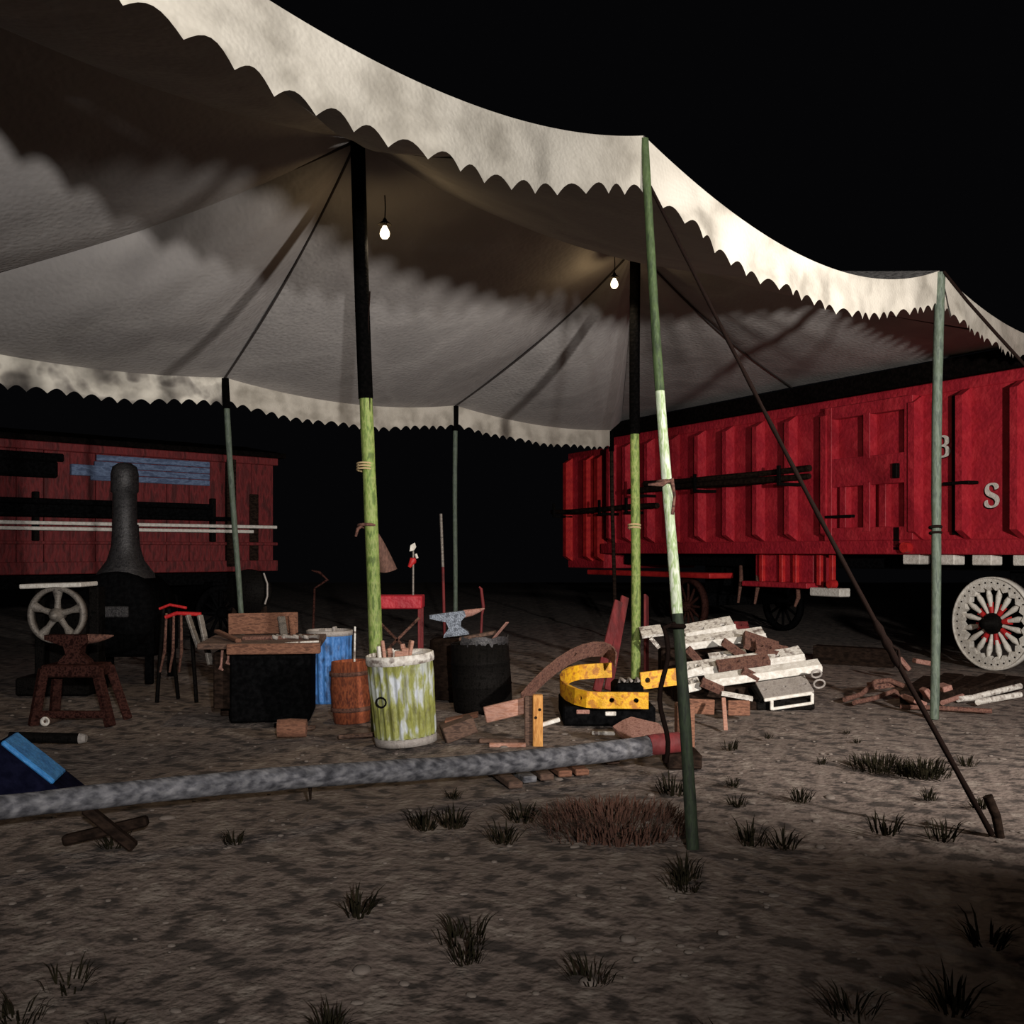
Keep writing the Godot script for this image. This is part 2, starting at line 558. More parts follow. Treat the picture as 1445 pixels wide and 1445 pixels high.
func build_ropes() -> void:
	var g := thing("guy_rope", "dark thick guy rope running from the near pole top down to the ground stake", "rope", Vector3.ZERO)
	var a := n1 + Vector3(0.03, -0.28, 0.03)
	var b := at(1400, 1178, 5.42)
	var st := mb()
	var pts := []
	var rad := []
	for i in 31:
		var f := i / 30.0
		var p := a.lerp(b, f)
		p.y -= 0.05 * sin(PI * f)
		pts.append(p)
		rad.append(0.009 + 0.006 * f + 0.0015 * sin(f * 90.0))
	tube(st, pts, rad, 8)
	part(st, "strand", mats.dark_rope, g)
	st = mb()
	var kp := []
	for i in 7:
		kp.append(a.lerp(b, 0.665 + i * 0.012) - Vector3(0, 0.05 * sin(PI * (0.665 + i * 0.012)), 0))
	tube(st, kp, [0.014, 0.024, 0.018, 0.026, 0.019, 0.024, 0.014], 8)
	tube(st, [kp[3], kp[3] + Vector3(0.05, -0.03, 0.02), kp[3] + Vector3(0.06, -0.12, 0.02)], [0.012, 0.01, 0.006], 6)
	part(st, "knot", mats.dark_rope, g)
	var s := thing("tent_stake", "short wooden tent stake driven in where the guy rope meets the ground", "stake", Vector3(b.x, 0, b.z))
	st = mb()
	tube(st, [Vector3(0.06, -0.15, 0.02), Vector3(0.02, 0.1, 0.0), Vector3(-0.02, 0.2, -0.01)], [0.02, 0.024, 0.026], 9)
	part(st, "shaft", mats.dark_wood, s)
	var h := thing("guy_rope", "short black guy rope running off the wagon-side pole top past the valance", "rope", Vector3.ZERO)
	st = mb()
	tube(st, [c1 + Vector3(0.02, -0.02, 0.04), at(1365, 425, 9.05), at(1405, 470, 8.9), at(1560, 640, 8.4), at(1800, 1068, 7.5)], 0.014, 7)
	part(st, "strand", mats.dark_rope, h)

func build_bulbs() -> void:
	var names := ["bare glowing light bulb hanging nearest the thick yellow-green pole", "bare glowing light bulb hanging beside the wagon-side center pole"]
	var where := [at(543, 328, 8.6), at(867, 400, 11.2)]
	for k in 2:
		var b: Vector3 = where[k]
		var t := thing("light_bulb", names[k], "light bulb", b, 0.0, "bare bulbs under the canopy")
		var st := mb()
		lathe(st, Transform3D(Basis.IDENTITY, Vector3(0, -0.055, 0)), [Vector2(0, 0), Vector2(0.022, 0.006), Vector2(0.036, 0.024), Vector2(0.04, 0.045), Vector2(0.034, 0.07), Vector2(0.02, 0.095), Vector2(0.014, 0.11), Vector2(0, 0.112)], 16)
		var o := part(st, "bulb_glass", mats.bulb_glow, t)
		st = mb()
		lathe(st, Transform3D(Basis.IDENTITY, Vector3(0, 0.052, 0)), [Vector2(0, 0), Vector2(0.017, 0), Vector2(0.018, 0.05), Vector2(0.008, 0.065), Vector2(0, 0.066)], 12)
		part(st, "socket", mats.black_iron, t)
		st = mb()
		tube(st, [Vector3(0, 0.11, 0), Vector3(0.005, 0.2, 0), Vector3(0, 0.3, 0)], 0.005, 6)
		part(st, "cord", mats.dark_rope, t)
		st = mb()
		lathe(st, Transform3D(Basis.IDENTITY, Vector3(0, 0.062, 0)), [Vector2(0.018, 0.03), Vector2(0.03, 0.024), Vector2(0.058, 0.0), Vector2(0.056, -0.002), Vector2(0.028, 0.02), Vector2(0.018, 0.024)], 20)
		part(st, "added_reflector", mats.black_iron, t)  # made-up disc above the bare bulb, paired with the added spot
		var down := SpotLight3D.new()  # extra spot added to light the ground and shadow the log
		down.name = "added_down_light"
		down.light_color = Color(1.0, 0.9, 0.75)
		down.light_energy = 1.8
		down.spot_range = 30.0
		down.spot_attenuation = 2.0
		down.spot_angle = 68.0
		down.spot_angle_attenuation = 0.6
		down.light_size = 0.03
		down.shadow_enabled = true
		down.rotation.x = -PI / 2
		t.add_child(down, true)
		var l := OmniLight3D.new()
		l.name = "bulb_light"
		l.light_color = Color(1.0, 0.85, 0.62)
		l.light_energy = 0.06
		l.omni_range = 30.0
		l.omni_attenuation = 2.0
		l.light_size = 0.03
		l.shadow_enabled = true
		t.add_child(l, true)
	var w := thing("overhead_wire", "thin pale electric wire strung across near the wagon-side center pole", "cord", Vector3.ZERO)
	var s2 := mb()
	tube(s2, [at(867, 352, 11.2), at(885, 353, 10.9), at(905, 355, 10.6), at(930, 357, 10.3), at(962, 361, 9.9)], 0.006, 6)
	part(s2, "wire", mats.grey_iron, w)

# ------------------------------------------------------------------ wagons
func sunburst_wheel(owner_node: Node3D, c: Vector3, r: float) -> void:
	var st := mb()
	var n := 48
	var hub := Transform3D(Basis(Vector3.RIGHT, PI / 2), c)
	# felloe with a pointed inner edge
	for k in 24:
		var a0 := TAU * k / 24.0
		var a1 := TAU * (k + 0.5) / 24.0
		var a2 := TAU * (k + 1) / 24.0
		var poly := []
		var quadp := [Vector2(cos(a0), sin(a0)) * (r - 0.021), Vector2(cos(a1), sin(a1)) * (r - 0.021), Vector2(cos(a2), sin(a2)) * (r - 0.021), Vector2(cos(a2), sin(a2)) * (r - 0.12), Vector2(cos(a1), sin(a1)) * (r - 0.165), Vector2(cos(a0), sin(a0)) * (r - 0.12)]
		for q in quadp:
			poly.append(q)
		prism(st, Transform3D(Basis.IDENTITY, c), poly, 0.09)
	var parent := part(st, "wheel", mats.white_paint, owner_node)
	st = mb()
	lathe(st, hub, [Vector2(r - 0.02, -0.06), Vector2(r, -0.06), Vector2(r, 0.06), Vector2(r - 0.02, 0.06), Vector2(r - 0.02, -0.06)], n)
	part(st, "tyre", mats.white_paint, parent)
	st = mb()
	for k in 36:
		var a := TAU * k / 36.0
		var p := c + Vector3(cos(a), sin(a), 0) * (r - 0.07) + Vector3(0, 0, 0.043)
		tube(st, [p, p + Vector3(0, 0, 0.008)], 0.011, 6)
	part(st, "bolts", mats.black_iron, parent).set_meta("kind", "stuff")
	for k in 16:
		var a := TAU * (k + 0.5) / 16.0
		var dirv := Vector3(cos(a), sin(a), 0)
		st = mb()
		tube(st, [c + dirv * 0.1, c + dirv * (r * 0.42), c + dirv * (r * 0.6), c + dirv * (r - 0.11)], [0.02, 0.026, 0.038, 0.012], 8)
		part(st, "spoke", mats.white_paint, parent)
		if k % 2 == 0:
			st = mb()
			var s := dirv.cross(Vector3(0, 0, 1)) * 0.05
			face(st, [c + dirv * 0.13 + s * 0.5 + Vector3(0, 0, 0.02), c + dirv * 0.13 - s * 0.5 + Vector3(0, 0, 0.02), c + dirv * (r * 0.45) - s + Vector3(0, 0, 0.0), c + dirv * (r * 0.45) + s + Vector3(0, 0, 0)], c)
			tube(st, [c + dirv * 0.12, c + dirv * (r * 0.36)], [0.03, 0.034], 8)
			part(st, "spoke_collar", mats.bright_red_paint, parent)
	st = mb()
	lathe(st, hub, [Vector2(0, -0.1), Vector2(0.13, -0.1), Vector2(0.13, 0.05), Vector2(0.1, 0.09), Vector2(0.07, 0.1), Vector2(0.06, 0.2), Vector2(0, 0.21)], 20)
	part(st, "hub", mats.black_iron, parent)

func plain_wheel(owner_node: Node3D, c: Vector3, r: float, m: Material) -> void:
	var st := mb()
	var hub := Transform3D(Basis(Vector3.RIGHT, PI / 2), c)
	lathe(st, hub, [Vector2(r - 0.09, -0.05), Vector2(r, -0.05), Vector2(r, 0.05), Vector2(r - 0.09, 0.05), Vector2(r - 0.09, -0.05)], 32)
	var rim := part(st, "wheel", m, owner_node)
	for k in 12:
		var a := TAU * k / 12.0
		var dirv := Vector3(cos(a), sin(a), 0)
		st = mb()
		tube(st, [c + dirv * 0.06, c + dirv * (r - 0.07)], [0.03, 0.02], 7)
		part(st, "spoke", m, rim)
	st = mb()
	lathe(st, hub, [Vector2(0, -0.1), Vector2(0.1, -0.1), Vector2(0.09, 0.1), Vector2(0.05, 0.16), Vector2(0, 0.16)], 14)
	part(st, "hub", m, rim)

func letter(parent: Node3D, txt: String, where: Vector3, height: float) -> void:
	var f := SystemFont.new()
	f.font_names = PackedStringArray(["Droid Serif"])
	f.font_weight = 700
	var front: MeshInstance3D
	for m in [mats.white_paint, mats.black_iron]:
		var tm := TextMesh.new()
		tm.text = txt
		tm.font = f
		tm.font_size = 64
		tm.pixel_size = height / 46.0
		tm.depth = 0.008
		var o := MeshInstance3D.new()
		o.mesh = tm
		o.material_override = m
		if front == null:
			front = o
			o.name = numbered("letter", parent)
			o.position = where
			parent.add_child(o, true)
		else:
			o.name = "letter_shade"
			o.position = Vector3(-0.014, -0.012, -0.004)
			front.add_child(o, true)

func build_right_wagon() -> void:
	var t := thing("circus_wagon", "long red circus wagon with vertical ribs, white letters and a sunburst wheel", "wagon", Vector3(5.87, 0, -13.0))
	t.basis = Basis(Vector3(0.469, 0, 0.883).normalized(), Vector3.UP, Vector3(-0.883, 0, 0.469).normalized())
	var st := mb()
	slab(st, Vector3(-8.6, 1.46, -2.3), Vector3(2.8, 3.62, -0.03), 0.01)
	part(st, "body", mats.red_paint, t)
	# side panels between the ribs and the ribs themselves
	var at_s := [-2.0, -1.2, -0.43, 0.34, 1.08, 1.87, 2.66, 3.41, 4.13, 4.86, 5.59, 6.32, 7.05, 7.75, 8.3]
	for k in at_s.size() - 1:
		if k in [4, 5]:
			continue
		st = mb()
		slab(st, Vector3(-at_s[k + 1] + 0.01, 1.6, -0.03), Vector3(-at_s[k] - 0.01, 3.5, 0.005), 0.004)
		part(st, "side_panel", mats.red_paint, t)
	for k in at_s.size():
		if k == 5:
			continue
		st = mb()
		prism(st, Transform3D(Basis(Vector3.UP, PI / 2), Vector3(-at_s[k], 2.55, 0)), [Vector2(0.0, -0.95), Vector2(-0.18, -0.84), Vector2(-0.18, 0.84), Vector2(0.0, 0.95)], 0.1)
		part(st, "rib", mats.red_paint, t)
	# the door section: stiles, rails and recessed panels
	st = mb()
	slab(st, Vector3(-2.66, 1.6, -0.03), Vector3(-1.08, 3.5, 0.01), 0.004)
	var door := part(st, "door", mats.red_paint, t)
	for e in [[-2.66, -2.52, 1.6, 3.5], [-1.22, -1.08, 1.6, 3.5], [-1.93, -1.81, 2.72, 3.35], [-1.93, -1.81, 1.72, 2.4]]:
		st = mb()
		slab(st, Vector3(e[0], e[2], -0.03), Vector3(e[1], e[3], 0.15), 0.006)
		part(st, "door_stile", mats.red_paint, door)
	for e in [[3.33, 3.5], [2.36, 2.76], [1.6, 1.78]]:
		st = mb()
		slab(st, Vector3(-2.52, e[0], -0.03), Vector3(-1.22, e[1], 0.14), 0.006)
		part(st, "door_rail", mats.red_paint, door)
	for e in [[-2.4, -2.28], [-1.68, -1.56]]:
		st = mb()
		slab(st, Vector3(e[0], 1.78, -0.03), Vector3(e[1], 2.36, 0.12), 0.006)
		part(st, "door_slat", mats.red_paint, door)
	st = mb()
	slab(st, Vector3(-2.62, 1.92, 0.12), Vector3(-2.1, 1.96, 0.19), 0.006)
	part(st, "latch_bar", mats.black_iron, door)
	st = mb()
	slab(st, Vector3(-1.38, 2.42, 0.1), Vector3(-1.3, 2.62, 0.2), 0.01)
	slab(st, Vector3(-1.42, 1.46, 0.03), Vector3(-1.3, 1.78, 0.14), 0.01)
	part(st, "hinge", mats.black_iron, door)
	st = mb()
	slab(st, Vector3(-0.54, 1.66, 0.0), Vector3(-0.46, 3.42, 0.07), 0.01)  # black bar with a handle, added in place of the rib shadow
	slab(st, Vector3(-0.56, 2.28, 0.03), Vector3(-0.16, 2.32, 0.22), 0.01)
	part(st, "rib_shade_bar", mats.black_iron, t)
	# rails and roof
	st = mb()
	slab(st, Vector3(-8.6, 3.48, -0.05), Vector3(2.8, 3.63, 0.03), 0.01)
	part(st, "top_rail", mats.red_paint, t)
	st = mb()
	slab(st, Vector3(-8.6, 1.41, -0.2), Vector3(2.8, 1.6, 0.14), 0.012)
	part(st, "sill", mats.red_paint, t)
	st = mb()
	prism(st, Transform3D(Basis(Vector3.UP, PI / 2), Vector3(-3.4, 0, 0)), [Vector2(-0.14, 3.63), Vector2(-0.14, 3.88), Vector2(0.4, 3.95), Vector2(1.15, 3.98), Vector2(1.9, 3.95), Vector2(2.44, 3.88), Vector2(2.44, 3.63)], 12.4)
	part(st, "roof_deck", mats.roof_tar, t)
	# the lower far end with its own ribs
	st = mb()
	slab(st, Vector3(-10.05, 1.12, -2.2), Vector3(-8.7, 3.46, 0.0), 0.01)
	part(st, "end_section", mats.red_paint, t)
	for x in [-9.93, -9.15, -8.75]:
		st = mb()
		prism(st, Transform3D(Basis(Vector3.UP, PI / 2), Vector3(x, 2.3, 0)), [Vector2(0.0, -1.05), Vector2(-0.16, -0.95), Vector2(-0.16, 0.95), Vector2(0.0, 1.05)], 0.12)
		part(st, "rib", mats.bright_red_paint, t)
	st = mb()
	slab(st, Vector3(-9.0, 1.0, -0.3), Vector3(-5.2, 1.09, 0.2), 0.012)
	part(st, "step_board", mats.bright_red_paint, t)
	# slatted box hung under the sill, white blocks
	st = mb()
	slab(st, Vector3(-4.4, 0.98, -0.5), Vector3(-3.12, 1.42, -0.08), 0.01)
	slab(st, Vector3(-4.5, 0.9, -0.5), Vector3(-3.05, 0.98, 0.12), 0.01)
	part(st, "underbody_box", mats.red_paint, t)
	for x in [-4.2, -3.75, -3.45, -2.95, -2.7]:
		st = mb()
		slab(st, Vector3(x - 0.04, 0.95, -0.08), Vector3(x + 0.04, 1.44, -0.01), 0.008)
		part(st, "slat", mats.bright_red_paint, t)
	for e in [[-3.02, -2.42, 0.8, 0.92], [-1.3, -1.02, 1.28, 1.41], [-0.78, -0.48, 1.28, 1.41], [-0.22, 0.06, 1.28, 1.41], [0.35, 0.65, 1.28, 1.41]]:
		st = mb()
		slab(st, Vector3(e[0], e[2], -0.12), Vector3(e[1], e[3], 0.09), 0.012)
		part(st, "white_block", mats.white_paint, t)
	st = mb()
	tube(st, [Vector3(-1.15, 1.5, 0.1), Vector3(-1.15, 1.5, 0.24)], 0.07, 12)
	part(st, "peg", mats.bright_red_paint, t)
	st = mb()
	tube(st, [Vector3(-2.6, 0.98, 0.0), Vector3(-2.6, 0.98, 0.12)], 0.06, 12)
	part(st, "peg", mats.bright_red_paint, t)
	# undercarriage
	st = mb()
	slab(st, Vector3(-8.6, 1.2, -1.9), Vector3(2.8, 1.42, -1.7), 0.01)
	slab(st, Vector3(-8.6, 1.2, -0.6), Vector3(2.8, 1.42, -0.4), 0.01)
	for x in [0.03, -6.1]:
		slab(st, Vector3(x - 0.1, 0.5, -2.2), Vector3(x + 0.1, 0.72, -0.08), 0.01)
		slab(st, Vector3(x - 0.25, 0.7, -1.6), Vector3(x + 0.25, 1.25, -0.6), 0.02)
	part(st, "undercarriage", mats.soot, t)
	sunburst_wheel(t, Vector3(0.03, 0.57, 0.0), 0.57)
	plain_wheel(t, Vector3(0.03, 0.57, -2.2), 0.57, mats.soot)
	plain_wheel(t, Vector3(-6.1, 0.5, -0.05), 0.5, mats.dark_rust)
	plain_wheel(t, Vector3(-6.1, 0.5, -2.2), 0.5, mats.soot)
	st = mb()
	for e in [[-4.9, 1.0], [-4.5, 0.9], [-3.6, 0.75]]:
		tube(st, [Vector3(e[0], 1.2, -0.2), Vector3(e[0] + 0.25, e[1], 0.0), Vector3(e[0] + 0.2, 0.62, 0.02)], [0.03, 0.035, 0.02], 7)
	part(st, "brake_rod", mats.rust, t)
	for x in [-7.0, -5.3, -3.3]:
		st = mb()
		slab(st, Vector3(x - 0.03, 2.42, 0.0), Vector3(x + 0.03, 2.47, 0.44), 0.006)
		slab(st, Vector3(x - 0.03, 2.42, 0.41), Vector3(x + 0.03, 2.72, 0.45), 0.006)
		part(st, "pole_bracket", mats.black_iron, t)
	for x in [-9.9, -8.2, -7.3]:
		st = mb()
		slab(st, Vector3(x - 0.03, 2.13, 0.0), Vector3(x + 0.03, 2.18, 0.44), 0.006)
		slab(st, Vector3(x - 0.03, 2.13, 0.41), Vector3(x + 0.03, 2.42, 0.45), 0.006)
		part(st, "pole_bracket", mats.black_iron, t)
	letter(t, "B", Vector3(-0.72, 2.79, 0.02), 0.29)
	letter(t, "S", Vector3(0.02, 2.13, 0.02), 0.3)
	# poles stored on the brackets
	var texts := ["dark pole stored on the wagon side, outermost of the upper bundle", "dark pole stored on the wagon side, against the upper ribs", "dark pole stored on the wagon side, lying on top of the upper bundle",
			"dark pole stored low near the far end of the wagon, outer one", "dark pole stored low near the far end of the wagon, inner one"]
	var spots := [[-7.3, -2.75, 2.54, 0.352], [-7.1, -2.9, 2.54, 0.24], [-6.9, -2.8, 2.642, 0.296], [-10.1, -7.0, 2.25, 0.352], [-9.9, -6.6, 2.25, 0.24]]
	for k in 5:
		var e = spots[k]
		var q := thing("stored_pole", texts[k], "pole", t.position, 0.0, "poles stored on the red wagon side")
		q.basis = t.basis
		st = mb()
		var pts := []
		var rad := []
		for i in 9:
			var f := i / 8.0
			pts.append(Vector3(lerpf(e[0], e[1], f), e[2] + 0.012 * sin(f * 5 + k), e[3]))
			rad.append(0.048 + 0.006 * sin(f * 11 + k))
		tube(st, pts, rad, 9)
		part(st, "shaft", mats.dark_wood, q)

func build_left_wagon() -> void:
	var t := thing("circus_wagon", "dim red wagon at the back with a blue slatted board and white rails", "wagon", Vector3(-4.02, 0, -18.0))
	t.basis = Basis(Vector3(0.695, 0, -0.719).normalized(), Vector3.UP, Vector3(0.719, 0, 0.695).normalized())
	var st := mb()
	slab(st, Vector3(-7.0, 1.12, -2.3), Vector3(0.0, 2.98, -0.04), 0.01)
	part(st, "body", mats.old_red_paint, t)
	for k in 18:
		var x := -6.9 + k * 0.38
		st = mb()
		slab(st, Vector3(x, 1.14, -0.05), Vector3(x + 0.37, 2.9, 0.0 + 0.006 * (k % 3)), 0.006)
		part(st, "side_plank", mats.old_red_paint, t)
	st = mb()
	slab(st, Vector3(-7.0, 2.9, -0.06), Vector3(0.04, 3.02, 0.05), 0.01)
	part(st, "top_rail", mats.old_red_paint, t)
	st = mb()
	prism(st, Transform3D(Basis(Vector3.UP, PI / 2), Vector3(-3.45, 0, 0)), [Vector2(-0.12, 3.02), Vector2(-0.12, 3.1), Vector2(1.1, 3.3), Vector2(2.4, 3.1), Vector2(2.4, 3.02)], 7.2)
	part(st, "roof_deck", mats.roof_tar, t)
	for e in [[1.12, 1.3], [1.55, 1.6]]:
		st = mb()
		slab(st, Vector3(-7.0, e[0], -0.05), Vector3(0.03, e[1], 0.06), 0.01)
		part(st, "sill", mats.old_red_paint, t)
	# blue slatted board
	for k in 4:
		st = mb()
		slab(st, Vector3(-3.2 + 0.03 * k, 2.5 + k * 0.098, 0.02), Vector3(-1.25, 2.588 + k * 0.098, 0.06), 0.008)
		part(st, "blue_slat", mats.pale_blue_paint, t)
	st = mb()
	slab(st, Vector3(-3.5, 2.56, 0.02), Vector3(-2.85, 2.72, 0.09), 0.008)
	part(st, "blue_board", mats.pale_blue_paint, t)
	st = mb()
	slab(st, Vector3(-5.0, 2.5, 0.02), Vector3(-3.7, 2.75, 0.12), 0.03)
	slab(st, Vector3(-4.6, 2.74, 0.02), Vector3(-3.6, 2.86, 0.08), 0.02)
	part(st, "dark_bundle", mats.soot, t)
	# white rails
	for e in [[-6.8, -0.05, 1.83], [-6.0, -0.5, 1.75]]:
		st = mb()
		slab(st, Vector3(e[0], e[2], 0.1), Vector3(e[1], e[2] + 0.05, 0.16), 0.008)
		part(st, "white_rail", mats.white_paint, t)
	# shelf of dark pipes
	st = mb()
	slab(st, Vector3(-6.6, 1.94, 0.0), Vector3(-1.0, 2.0, 0.3), 0.01)
	slab(st, Vector3(-6.6, 2.12, 0.0), Vector3(-1.3, 2.2, 0.26), 0.02)
	slab(st, Vector3(-6.6, 1.98, 0.0), Vector3(-1.2, 2.14, 0.1), 0.02)
	part(st, "shelf", mats.soot, t)
	for x in [-6.3, -4.0, -1.2]:
		st = mb()
		slab(st, Vector3(x - 0.04, 1.6, 0.0), Vector3(x + 0.04, 2.3, 0.1), 0.01)
		part(st, "bracket", mats.black_iron, t)
	st = mb()
	slab(st, Vector3(-0.95, 1.2, 0.01), Vector3(-0.78, 2.95, 0.08), 0.01)
	slab(st, Vector3(-0.5, 1.3, 0.01), Vector3(-0.34, 2.4, 0.05), 0.01)
	part(st, "door_post", mats.dark_wood, t)
	st = mb()
	slab(st, Vector3(-7.0, 0.9, -1.8), Vector3(0, 1.12, -0.4), 0.01)
	for x in [-1.0, -5.6]:
		slab(st, Vector3(x - 0.1, 0.4, -2.2), Vector3(x + 0.1, 0.95, -0.1), 0.01)
	part(st, "undercarriage", mats.soot, t)
	for x in [-1.0, -5.6]:
		plain_wheel(t, Vector3(x, 0.45, -0.05), 0.45, mats.soot)
		plain_wheel(t, Vector3(x, 0.45, -2.25), 0.45, mats.soot)

# ------------------------------------------------------------------ smithy
func anvil(t: Node3D, xf: Transform3D, s: float, m: Material, hm: Material) -> void:
	var st := mb()
	prism(st, xf, [Vector2(-0.26, 0.26) * s, Vector2(0.12, 0.26) * s, Vector2(0.13, 0.2) * s, Vector2(0.07, 0.15) * s, Vector2(0.06, 0.09) * s, Vector2(0.13, 0.03) * s, Vector2(0.14, 0.0) * s, Vector2(-0.14, 0.0) * s, Vector2(-0.13, 0.03) * s, Vector2(-0.07, 0.09) * s, Vector2(-0.09, 0.16) * s, Vector2(-0.26, 0.22) * s], 0.12 * s)
	part(st, "body", m, t)
	st = mb()
	tube(st, [xf * (Vector3(0.11, 0.222, 0) * s), xf * (Vector3(0.2, 0.228, 0) * s), xf * (Vector3(0.28, 0.24, 0) * s), xf * (Vector3(0.34, 0.252, 0) * s)], [0.045 * s, 0.038 * s, 0.022 * s, 0.006 * s], 10)
	part(st, "horn", hm, t)

func build_smithy() -> void:
	var st: SurfaceTool
	# forge with hood and chimney
	var t := thing("forge", "black blacksmith forge with a tall soot-dark flared chimney hood", "forge", floor_at(182, 12.0))
	st = mb()
	slab(st, Vector3(-0.42, 0.3, -0.45), Vector3(0.42, 0.95, 0.45), 0.03)
	part(st, "hearth", mats.soot, t)
	st = mb()
	lathe(st, Transform3D(Basis(Vector3.RIGHT, PI / 2), Vector3(0, 0.78, -0.3)), [Vector2(0, 0), Vector2(0.45, 0), Vector2(0.45, 0.8), Vector2(0.4, 0.84), Vector2(0, 0.86)], 28)
	part(st, "drum", mats.soot, t)
	for x in [-0.36, 0.36]:
		for z in [-0.38, 0.38]:
			st = mb()
			slab(st, Vector3(x - 0.04, 0, z - 0.04), Vector3(x + 0.04, 0.32, z + 0.04), 0.008)
			part(st, "leg", mats.soot, t)
	st = mb()
	lathe(st, Transform3D(Basis.IDENTITY, Vector3(-0.02, 1.15, 0.05)), [Vector2(0.32, 0.0), Vector2(0.31, 0.05), Vector2(0.2, 0.2), Vector2(0.155, 0.36), Vector2(0.14, 0.6)], 20)
	part(st, "hood", mats.sheet_iron, t)
	st = mb()
	lathe(st, Transform3D(Basis.IDENTITY, Vector3(-0.03, 1.7, 0.05)), [Vector2(0.135, 0.0), Vector2(0.13, 0.4), Vector2(0.15, 0.42), Vector2(0.15, 0.62), Vector2(0.13, 0.7), Vector2(0.07, 0.74), Vector2(0, 0.75)], 18)
	part(st, "chimney_pipe", mats.sheet_iron, t)
	st = mb()
	slab(st, Vector3(-0.1, 0.74, 0.55), Vector3(0.2, 0.86, 0.6), 0.01)
	part(st, "draft_door", mats.sheet_iron, t)

	# belt-driven blower with a spoked flywheel
	t = thing("blower_machine", "old iron blower machine with a five-spoked flywheel under a white board", "machine", floor_at(80, 10.7))
	st = mb()
	slab(st, Vector3(-0.4, 0, -0.5), Vector3(0.34, 0.18, 0.05), 0.02)
	slab(st, Vector3(-0.36, 0.15, -0.5), Vector3(-0.26, 1.08, -0.3), 0.01)
	slab(st, Vector3(0.2, 0.15, -0.5), Vector3(0.3, 1.08, -0.3), 0.01)
	slab(st, Vector3(-0.2, 0.15, -0.45), Vector3(0.2, 0.95, -0.2), 0.04)
	part(st, "frame", mats.black_iron, t)
	st = mb()
	var hub := Transform3D(Basis(Vector3.RIGHT, PI / 2), Vector3(0, 0.81, -0.02))
	lathe(st, hub, [Vector2(0.245, -0.05), Vector2(0.285, -0.05), Vector2(0.285, 0.05), Vector2(0.245, 0.05), Vector2(0.245, -0.05)], 36)
	var fly := part(st, "flywheel", mats.grey_iron, t)
	st = mb()
	lathe(st, hub, [Vector2(0, -0.06), Vector2(0.07, -0.06), Vector2(0.07, 0.05), Vector2(0.045, 0.07), Vector2(0.04, 0.11), Vector2(0, 0.12)], 16)
	part(st, "hub", mats.grey_iron, fly)
	for k in 5:
		var a := TAU * k / 5.0 + 0.3
		var dv := Vector3(cos(a), sin(a), 0)
		st = mb()
		tube(st, [hub.origin + dv * 0.05, hub.origin + dv * 0.15, hub.origin + dv * 0.26], [0.036, 0.03, 0.06], 8)
		part(st, "spoke", mats.grey_iron, fly)
	st = mb()
	tube(st, [hub.origin + Vector3(0, 0, -0.3), hub.origin], 0.025, 8)
	part(st, "axle", mats.black_iron, t)
	st = mb()
	box(st, Transform3D(Basis(Vector3(0, 0, 1), 0.03), Vector3(-0.06, 1.105, -0.2)), Vector3(0.62, 0.045, 0.45), 0.008)
	part(st, "white_board", mats.white_paint, t)

	# anvil on a legged stand
	t = thing("anvil_stand", "splay-legged dark wooden anvil stand at the edge of the dirt", "stand", floor_at(112, 9.0))
	st = mb()
	slab(st, Vector3(-0.26, 0.40, -0.16), Vector3(0.22, 0.50, 0.16), 0.012)
	part(st, "top_block", mats.dark_rust, t)
	for e in [[-0.24, 0.14, -0.30, 0.2], [0.2, 0.14, 0.34, 0.2], [-0.24, -0.14, -0.30, -0.2], [0.2, -0.14, 0.34, -0.2]]:
		st = mb()
		beam(st, Vector3(e[0], 0.47, e[1]), Vector3(e[2], 0.0, e[3]), 0.075, 0.075, 0.01)
		part(st, "leg", mats.dark_rust, t)
	st = mb()
	beam(st, Vector3(-0.29, 0.10, 0.2), Vector3(0.32, 0.10, 0.2), 0.05, 0.06, 0.008)
	part(st, "stretcher", mats.dark_rust, t)
	var an := thing("anvil", "rusty horned anvil on the splay-legged stand", "anvil", t.position + Vector3(-0.03, 0.5, 0))
	anvil(an, Transform3D.IDENTITY, 0.94, mats.dark_rust, mats.rust)

	# tall work table
	t = thing("work_table", "dark boxy work table with an overhanging plank top", "table", floor_at(388, 9.3), 0.12)
	st = mb()
	slab(st, Vector3(-0.33, 0.02, -0.35), Vector3(0.33, 0.64, 0.4), 0.015)
	part(st, "cabinet", mats.soot, t)
	for x in 4:
		st = mb()
		slab(st, Vector3(-0.58, 0.642, -0.45 + x * 0.24), Vector3(0.42, 0.69, -0.22 + x * 0.24), 0.006)
		part(st, "top_plank", mats.old_wood, t)
	st = mb()
	slab(st, Vector3(-0.34, 0.60, 0.4), Vector3(0.42, 0.685, 0.53), 0.006)
	part(st, "front_edge", mats.brown_wood, t)
	st = mb()
	for x in [-0.48, -0.42]:
		slab(st, Vector3(x, 0.0, -0.2), Vector3(x + 0.08, 0.64, -0.1), 0.01)
	slab(st, Vector3(-0.48, 0.12, -0.3), Vector3(-0.3, 0.6, 0.3), 0.01)
	part(st, "side_shelf", mats.dark_wood, t)
	var top := t.position + Vector3(0, 0.69, 0)
	var gr := "planks heaped on the work table"
	single_beam("plank", "wide rough brown plank standing on edge along the back of the work table", "plank", top + Vector3(-0.5, 0.1, -0.35), top + Vector3(0.12, 0.11, -0.4), 0.04, 0.19, mats.brown_wood, gr)
	single_beam("plank", "upright grey board end at the near side of the standing brown plank", "plank", top + Vector3(0.02, 0.0, -0.28), top + Vector3(-0.02, 0.17, -0.34), 0.07, 0.03, mats.grey_iron, gr)
	single_beam("plank", "upright brown board end at the far side of the standing brown plank", "plank", top + Vector3(0.1, 0.0, -0.28), top + Vector3(0.07, 0.18, -0.33), 0.05, 0.03, mats.brown_wood, gr)
